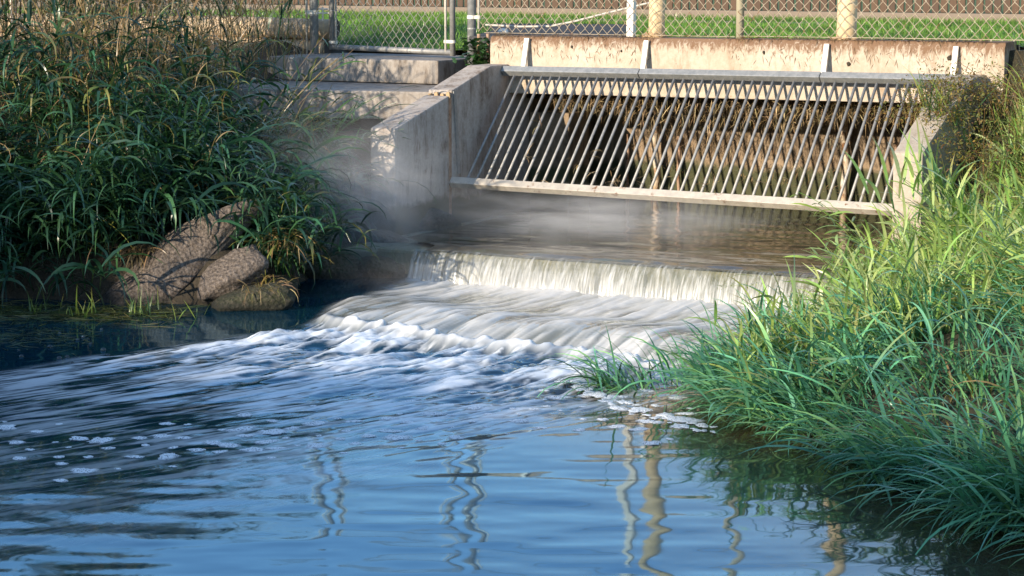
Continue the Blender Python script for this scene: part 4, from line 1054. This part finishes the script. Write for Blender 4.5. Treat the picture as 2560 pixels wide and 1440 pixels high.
clump('grass_clump', tuft(70, .07, (.2, .45), R(180), 1.6, .010, GREEN_M + GREEN_SUN[:1], YEL, (.8, 1.5), (.2, 1.2)), 87, 'dark upright grass blades growing over the middle of the right wing wall', 'grass', tuple(W(3.46, .72, .86)))
def seedstalk(v, c):
    r = v.r; A_ = np.array([R(185)]); SP = stalk_points(r, c[None], A_, np.array([.62]), np.array([1.15]), np.array([1.5]), 12)[0]; cs_ = np.array([[.30, .36, .12]])
    v.strip(c[None], A_, np.array([.62]), np.array([.005]), 1.15, 1.5, cs_, cs_, 12, twist=0.0, shape=1, az_bend=0.0)
    m = 110; Q = SP[8] + (SP[12] - SP[8]) * r.random((m, 1)); Q = Q + r.normal(0, .005, (m, 3)); cc = colv(r, m, [(.36, .38, .14), (.3, .32, .1)])
    v.strip(Q, R(185) + r.normal(0, .8, m), r.uniform(.012, .022, m), .004, r.normal(-.1, .5, m), .3, cc, cc, 2)
    for k_ in (3, 5, 6): v.strip(SP[k_][None], np.array([R(185) + r.normal(0, 1)]), np.array([.28]), np.array([.012]), .7, 1.3, np.array([[.2, .34, .1]]), np.array([[.26, .38, .12]]), 7)
clump('grass_stalk', seedstalk, 89, 'single arching seed stalk leaning over the white water from the right bank', 'grass', (1.42, 10.75, .08))
# ivy at the corner post
def ivy(v, c):
    r = v.r; m = 260; Q = c + np.stack([r.normal(-.01, .07, m), r.normal(0, .045, m), r.uniform(-.14, .12, m)], 1)
    cc = colv(r, m, [(.03, .08, .025), (.04, .10, .03), (.025, .06, .02)]); v.strip(Q, R(-90) + r.normal(0, 1.2, m), r.uniform(.03, .055, m), .046, r.uniform(-.2, .9, m), .8, cc, cc, 3)
clump('ivy_plant', ivy, 86, 'dark green ivy growing round the stub pipes at the headwall end', 'ivy', tuple(W(-.07, -.03, 1.19)))

# lawn blades
vg = Veg(91); r_ = vg.r
def lawn_pts(n):
    q = []
    s = r_.uniform(-8, 5, n); t = -5.4 + 5.1 * r_.random(n) ** .8
    p = O[None] + s[:, None] * U + t[:, None] * N; x, y = p[:, 0], p[:, 1]
    ok = ~inside(x, y, pp) & ~((s < -1.55) & (t > -.95)) & ~((s < -.4) & (t > -.92)) & ~((np.abs(t + 3.93) < .09) & (s > -2.6) & (s < 1.0)) & (np.abs(x) < y * .235)
    return np.stack([x[ok], y[ok], np.full(ok.sum(), 1.31)], 1)
P = lawn_pts(90000); P[:, 2] = lawn_z(P[:, 0], P[:, 1]) - .004; n = len(P); pat = fbm(P[:, 0] * 1.5, P[:, 1] * 1.5, 88, 3)[:, None]; cc = (.55 + .9 * pat) * colv(r_, n, [(.11, .22, .03), (.15, .27, .04), (.08, .18, .03), (.19, .30, .06)])
vg.strip(P, r_.uniform(0, 6.3, n), r_.uniform(.03, .075, n), .006, r_.uniform(.7, 1.5, n), .6, cc, cc * 1.2, 2)
tag(put('lawn_grass', vg.mesh('lawn_grass'), 'leaf'), 'short bright lawn grass blades behind the fence', 'grass', kind='stuff')

# dead grass caught on the chamber wall and under the beam, and along the headwall top
vg = Veg(95); r_ = vg.r
n = 2600; s = r_.uniform(.5, 3.25, n); low = .80 - .32 * np.exp(-((s - 1.3) / .55) ** 2) + .06 * (fbm(s * 4, s * 0, 7) - .5)
z = low + (.96 - low) * r_.random(n) ** .7
t = -.93 + .5 * r_.random(n) * sstep(.75, .95, z)
P = O[None] + s[:, None] * U + t[:, None] * N; P[:, 2] = z; cc = colv(r_, n, DRY, .35)
vg.strip(P, R(-118) + r_.normal(0, 1.3, n), r_.uniform(.04, .14, n), .0045, r_.normal(-.4, .7, n), r_.normal(.5, .8, n), cc, cc, 4)
n = 900; s = r_.uniform(.6, 2.2, n); z = r_.uniform(.30, .75, n); P = O[None] + s[:, None] * U + (-.93 + 0 * s)[:, None] * N; P[:, 2] = z; cc = colv(r_, n, DRY, .3)
vg.strip(P, R(-118) + r_.normal(0, 1.2, n), r_.uniform(.02, .07, n), .004, r_.normal(0, .7, n), r_.normal(.3, .8, n), cc, cc, 3)
n = 2400; s = r_.uniform(.45, 3.3, n); low = .93 - .22 * fbm(s * 2.3, s * 0, 17, 3) - .08 * np.exp(-((s - 1.5) / .5) ** 2); z = low + (.955 - low) * r_.random(n) ** .8
P = O[None] + s[:, None] * U + r_.uniform(-.30, -.03, n)[:, None] * N; P[:, 2] = z; cc = colv(r_, n, DRY + [(.42, .31, .16)], .3)
vg.strip(P, R(-118) + r_.normal(0, 1.4, n), r_.uniform(.04, .15, n), .0042, r_.normal(-.5, .6, n), r_.normal(.4, .9, n), cc, cc, 4)
tag(put('dead_grass', vg.mesh('dead_grass'), 'straw', smooth=True), 'matted straw hanging from the chamber wall behind the bars', 'straw', kind='stuff')
vg = Veg(97); r_ = vg.r
for kk in range(26):
    s0 = .3 + 2.9 * r_.random(); q0 = .03 + .5 * r_.random() ** 2; m = int(r_.integers(3, 12)); cc = colv(r_, m, DRY + [(.12, .10, .05)], .3)
    P = np.array([W(s0, TB + (TT - TB) * q0 + .012, ZB + (ZT - ZB) * q0)])[[0] * m] + r_.normal(0, .012, (m, 3))
    vg.strip(P, R(-28) + r_.normal(0, .7, m) + (R(180) if kk % 2 else 0), r_.uniform(.03, .12, m), .0045, r_.normal(0, .5, m), r_.uniform(.2, 2.0, m), cc, cc, 4)
tag(put('snagged_straw', vg.mesh('snagged_straw'), 'straw', smooth=True), 'bits of straw snagged on the rack bars', 'straw', kind='stuff')
vg = Veg(96); r_ = vg.r
n = 1500; s = r_.uniform(.02, 3.6, n); s = s[fbm(s * 3, s * 0, 8) > .42]; n = len(s)
P = O[None] + s[:, None] * U + (-.02 - .03 * r_.random(n))[:, None] * N; P[:, 2] = 1.336 + .018 * s / 3.6; cc = colv(r_, n, [(.17, .10, .045), (.24, .16, .08), (.12, .07, .03)], .3)
vg.strip(P, R(-118) + r_.normal(0, 1.2, n), r_.uniform(.02, .075, n), .004, r_.normal(.2, .4, n), r_.uniform(.4, 2.4, n), cc, cc, 4)
n = 240; s = r_.uniform(.02, 3.6, n); s = s[fbm(s * 3, s * 0, 8) > .45]; n = len(s); P = O[None] + s[:, None] * U + (.003 + 0 * s)[:, None] * N; P[:, 2] = r_.uniform(1.2, 1.31, n) ; cc = colv(r_, n, [(.17, .10, .045), (.13, .075, .03)], .3)
vg.strip(P, math.atan2(N[1], N[0]) + R(90) + r_.normal(0, .05, n), r_.uniform(.02, .06, n), .003, R(-90) + r_.normal(0, .5, n), 0, cc, cc, 3, az_bend=0.0, twist=R(90))
tag(put('root_litter', vg.mesh('root_litter'), 'straw', smooth=True), 'brown roots and litter along the top edge of the headwall', 'litter', kind='stuff')

# ------------------------------------------------------------------ unseen leafy screen added behind the camera, height shaped to shade the near water
hd = empty('shade_hedge', (-8, .6, 0), 'unseen leafy screen added behind the viewpoint to shade the near water', 'shade_hedge')
pa, pb = np.array([4.5, -9.2]), np.array([-24, 13.3]); dd = (pb - pa) / np.linalg.norm(pb - pa); nn = np.array([-dd[1], dd[0]])
if nn @ np.array([0, 1.]) > 0: nn = -nn
q = np.linspace(0, np.linalg.norm(pb - pa), 150); bx = pa[0] + dd[0] * q; by = pa[1] + dd[1] * q
top = 3.70 + .04 * sstep(-8.4, -7.2, bx) + 1.0 * sstep(-10.8, -12.0, bx) + .3 * (fbm(q * 1.1, q * 0, 77, 3) - .5)
V = []; F = []
for i in range(len(q)):
    for off, zf in ((0, 0), (-.05, .6), (0, 1.0), (1.2, 1.0), (1.4, .5), (1.3, 0)):
        V.append((bx[i] + nn[0] * off, by[i] + nn[1] * off, -.5 + (top[i] + .35) * zf))
for i in range(len(q) - 1):
    for j in range(5): F.append((i * 6 + j, i * 6 + j + 1, i * 6 + 7 + j, i * 6 + 6 + j))
put('core', mesh_np('core', V, F), 'soil', hd)
vg = Veg(99); r_ = vg.r; n = 9000; ii = r_.integers(0, len(q), n)
P = np.stack([bx[ii] + nn[0] * r_.uniform(-.3, 1.3, n), by[ii] + nn[1] * r_.uniform(-.3, 1.3, n), top[ii] - .15 + .28 * r_.normal(0, .5, n)], 1)
cc = colv(r_, n, GREEN_M); vg.strip(P, r_.uniform(0, 6.3, n), r_.uniform(.08, .2, n), .07, r_.uniform(-.3, 1.2, n), .8, cc, cc, 2)
o = put('foliage', vg.mesh('foliage'), 'leaf', hd); o['kind'] = 'stuff'

# ------------------------------------------------------------------ morning mist rising off the weir
def mist(name, loc, size, rotz, dens, seed, lab):
    m_ = MB(); bmesh.ops.create_icosphere(m_.bm, subdivisions=3, radius=1)
    k = NT(name); nt = k.t; nt.nodes.remove(k.b)
    tc = k.n('TexCoord'); ob = tc.outputs['Object']
    ln = k.n('VectorMath', operation='LENGTH'); k.l(ob, ln.inputs[0])
    fall = k.n('MapRange'); fall.inputs[1].default_value = 1.0; fall.inputs[2].default_value = .25; k.l(ln.outputs['Value'], fall.inputs[0])
    mp = k.n('Mapping'); mp.inputs['Location'].default_value = (seed, seed * 2.1, 0); mp.inputs['Scale'].default_value = (1.5, 1.5, 1.1); k.l(ob, mp.inputs['Vector'])
    nz_ = k.noise(mp.outputs[0], 1.9, 5, .6, .9)
    dn = k.math('MULTIPLY', k.math('MULTIPLY', fall.outputs[0], fall.outputs[0]), k.ramp(nz_, [(.40, (0, 0, 0)), (.66, (1, 1, 1))]))
    pv = k.n('VolumePrincipled'); pv.inputs['Color'].default_value = (.93, .94, .96, 1); pv.inputs['Anisotropy'].default_value = -.25
    k.l(k.math('MULTIPLY', dn, dens), pv.inputs['Density']); k.l(pv.outputs[0], k.out.inputs['Volume'])
    k.m.cycles.volume_step_rate = 1.0
    o = m_.build(name, k.m, None); o.location = loc; o.scale = size; o.rotation_euler = (0, 0, rotz)
    return tag(o, lab, 'mist', kind='stuff')
mist('mist', (-.98, 13.85, .45), (1.0, .8, .72), 0, 1.25, 3.0, 'white mist drifting up past the left wing wall')
mist('mist', W(1.5, 1.5, .30), (1.6, .9, .24), -TH, 1.3, 9.0, 'thin mist lying on the pool above the weir')
mist('mist', W(2.0, 2.9, .12), (1.5, .95, .20), -TH, 1.0, 15.0, 'fine spray hanging low over the white water below the weir')
sc.cycles.volume_step_rate = 4
sc.cycles.volume_max_steps = 48
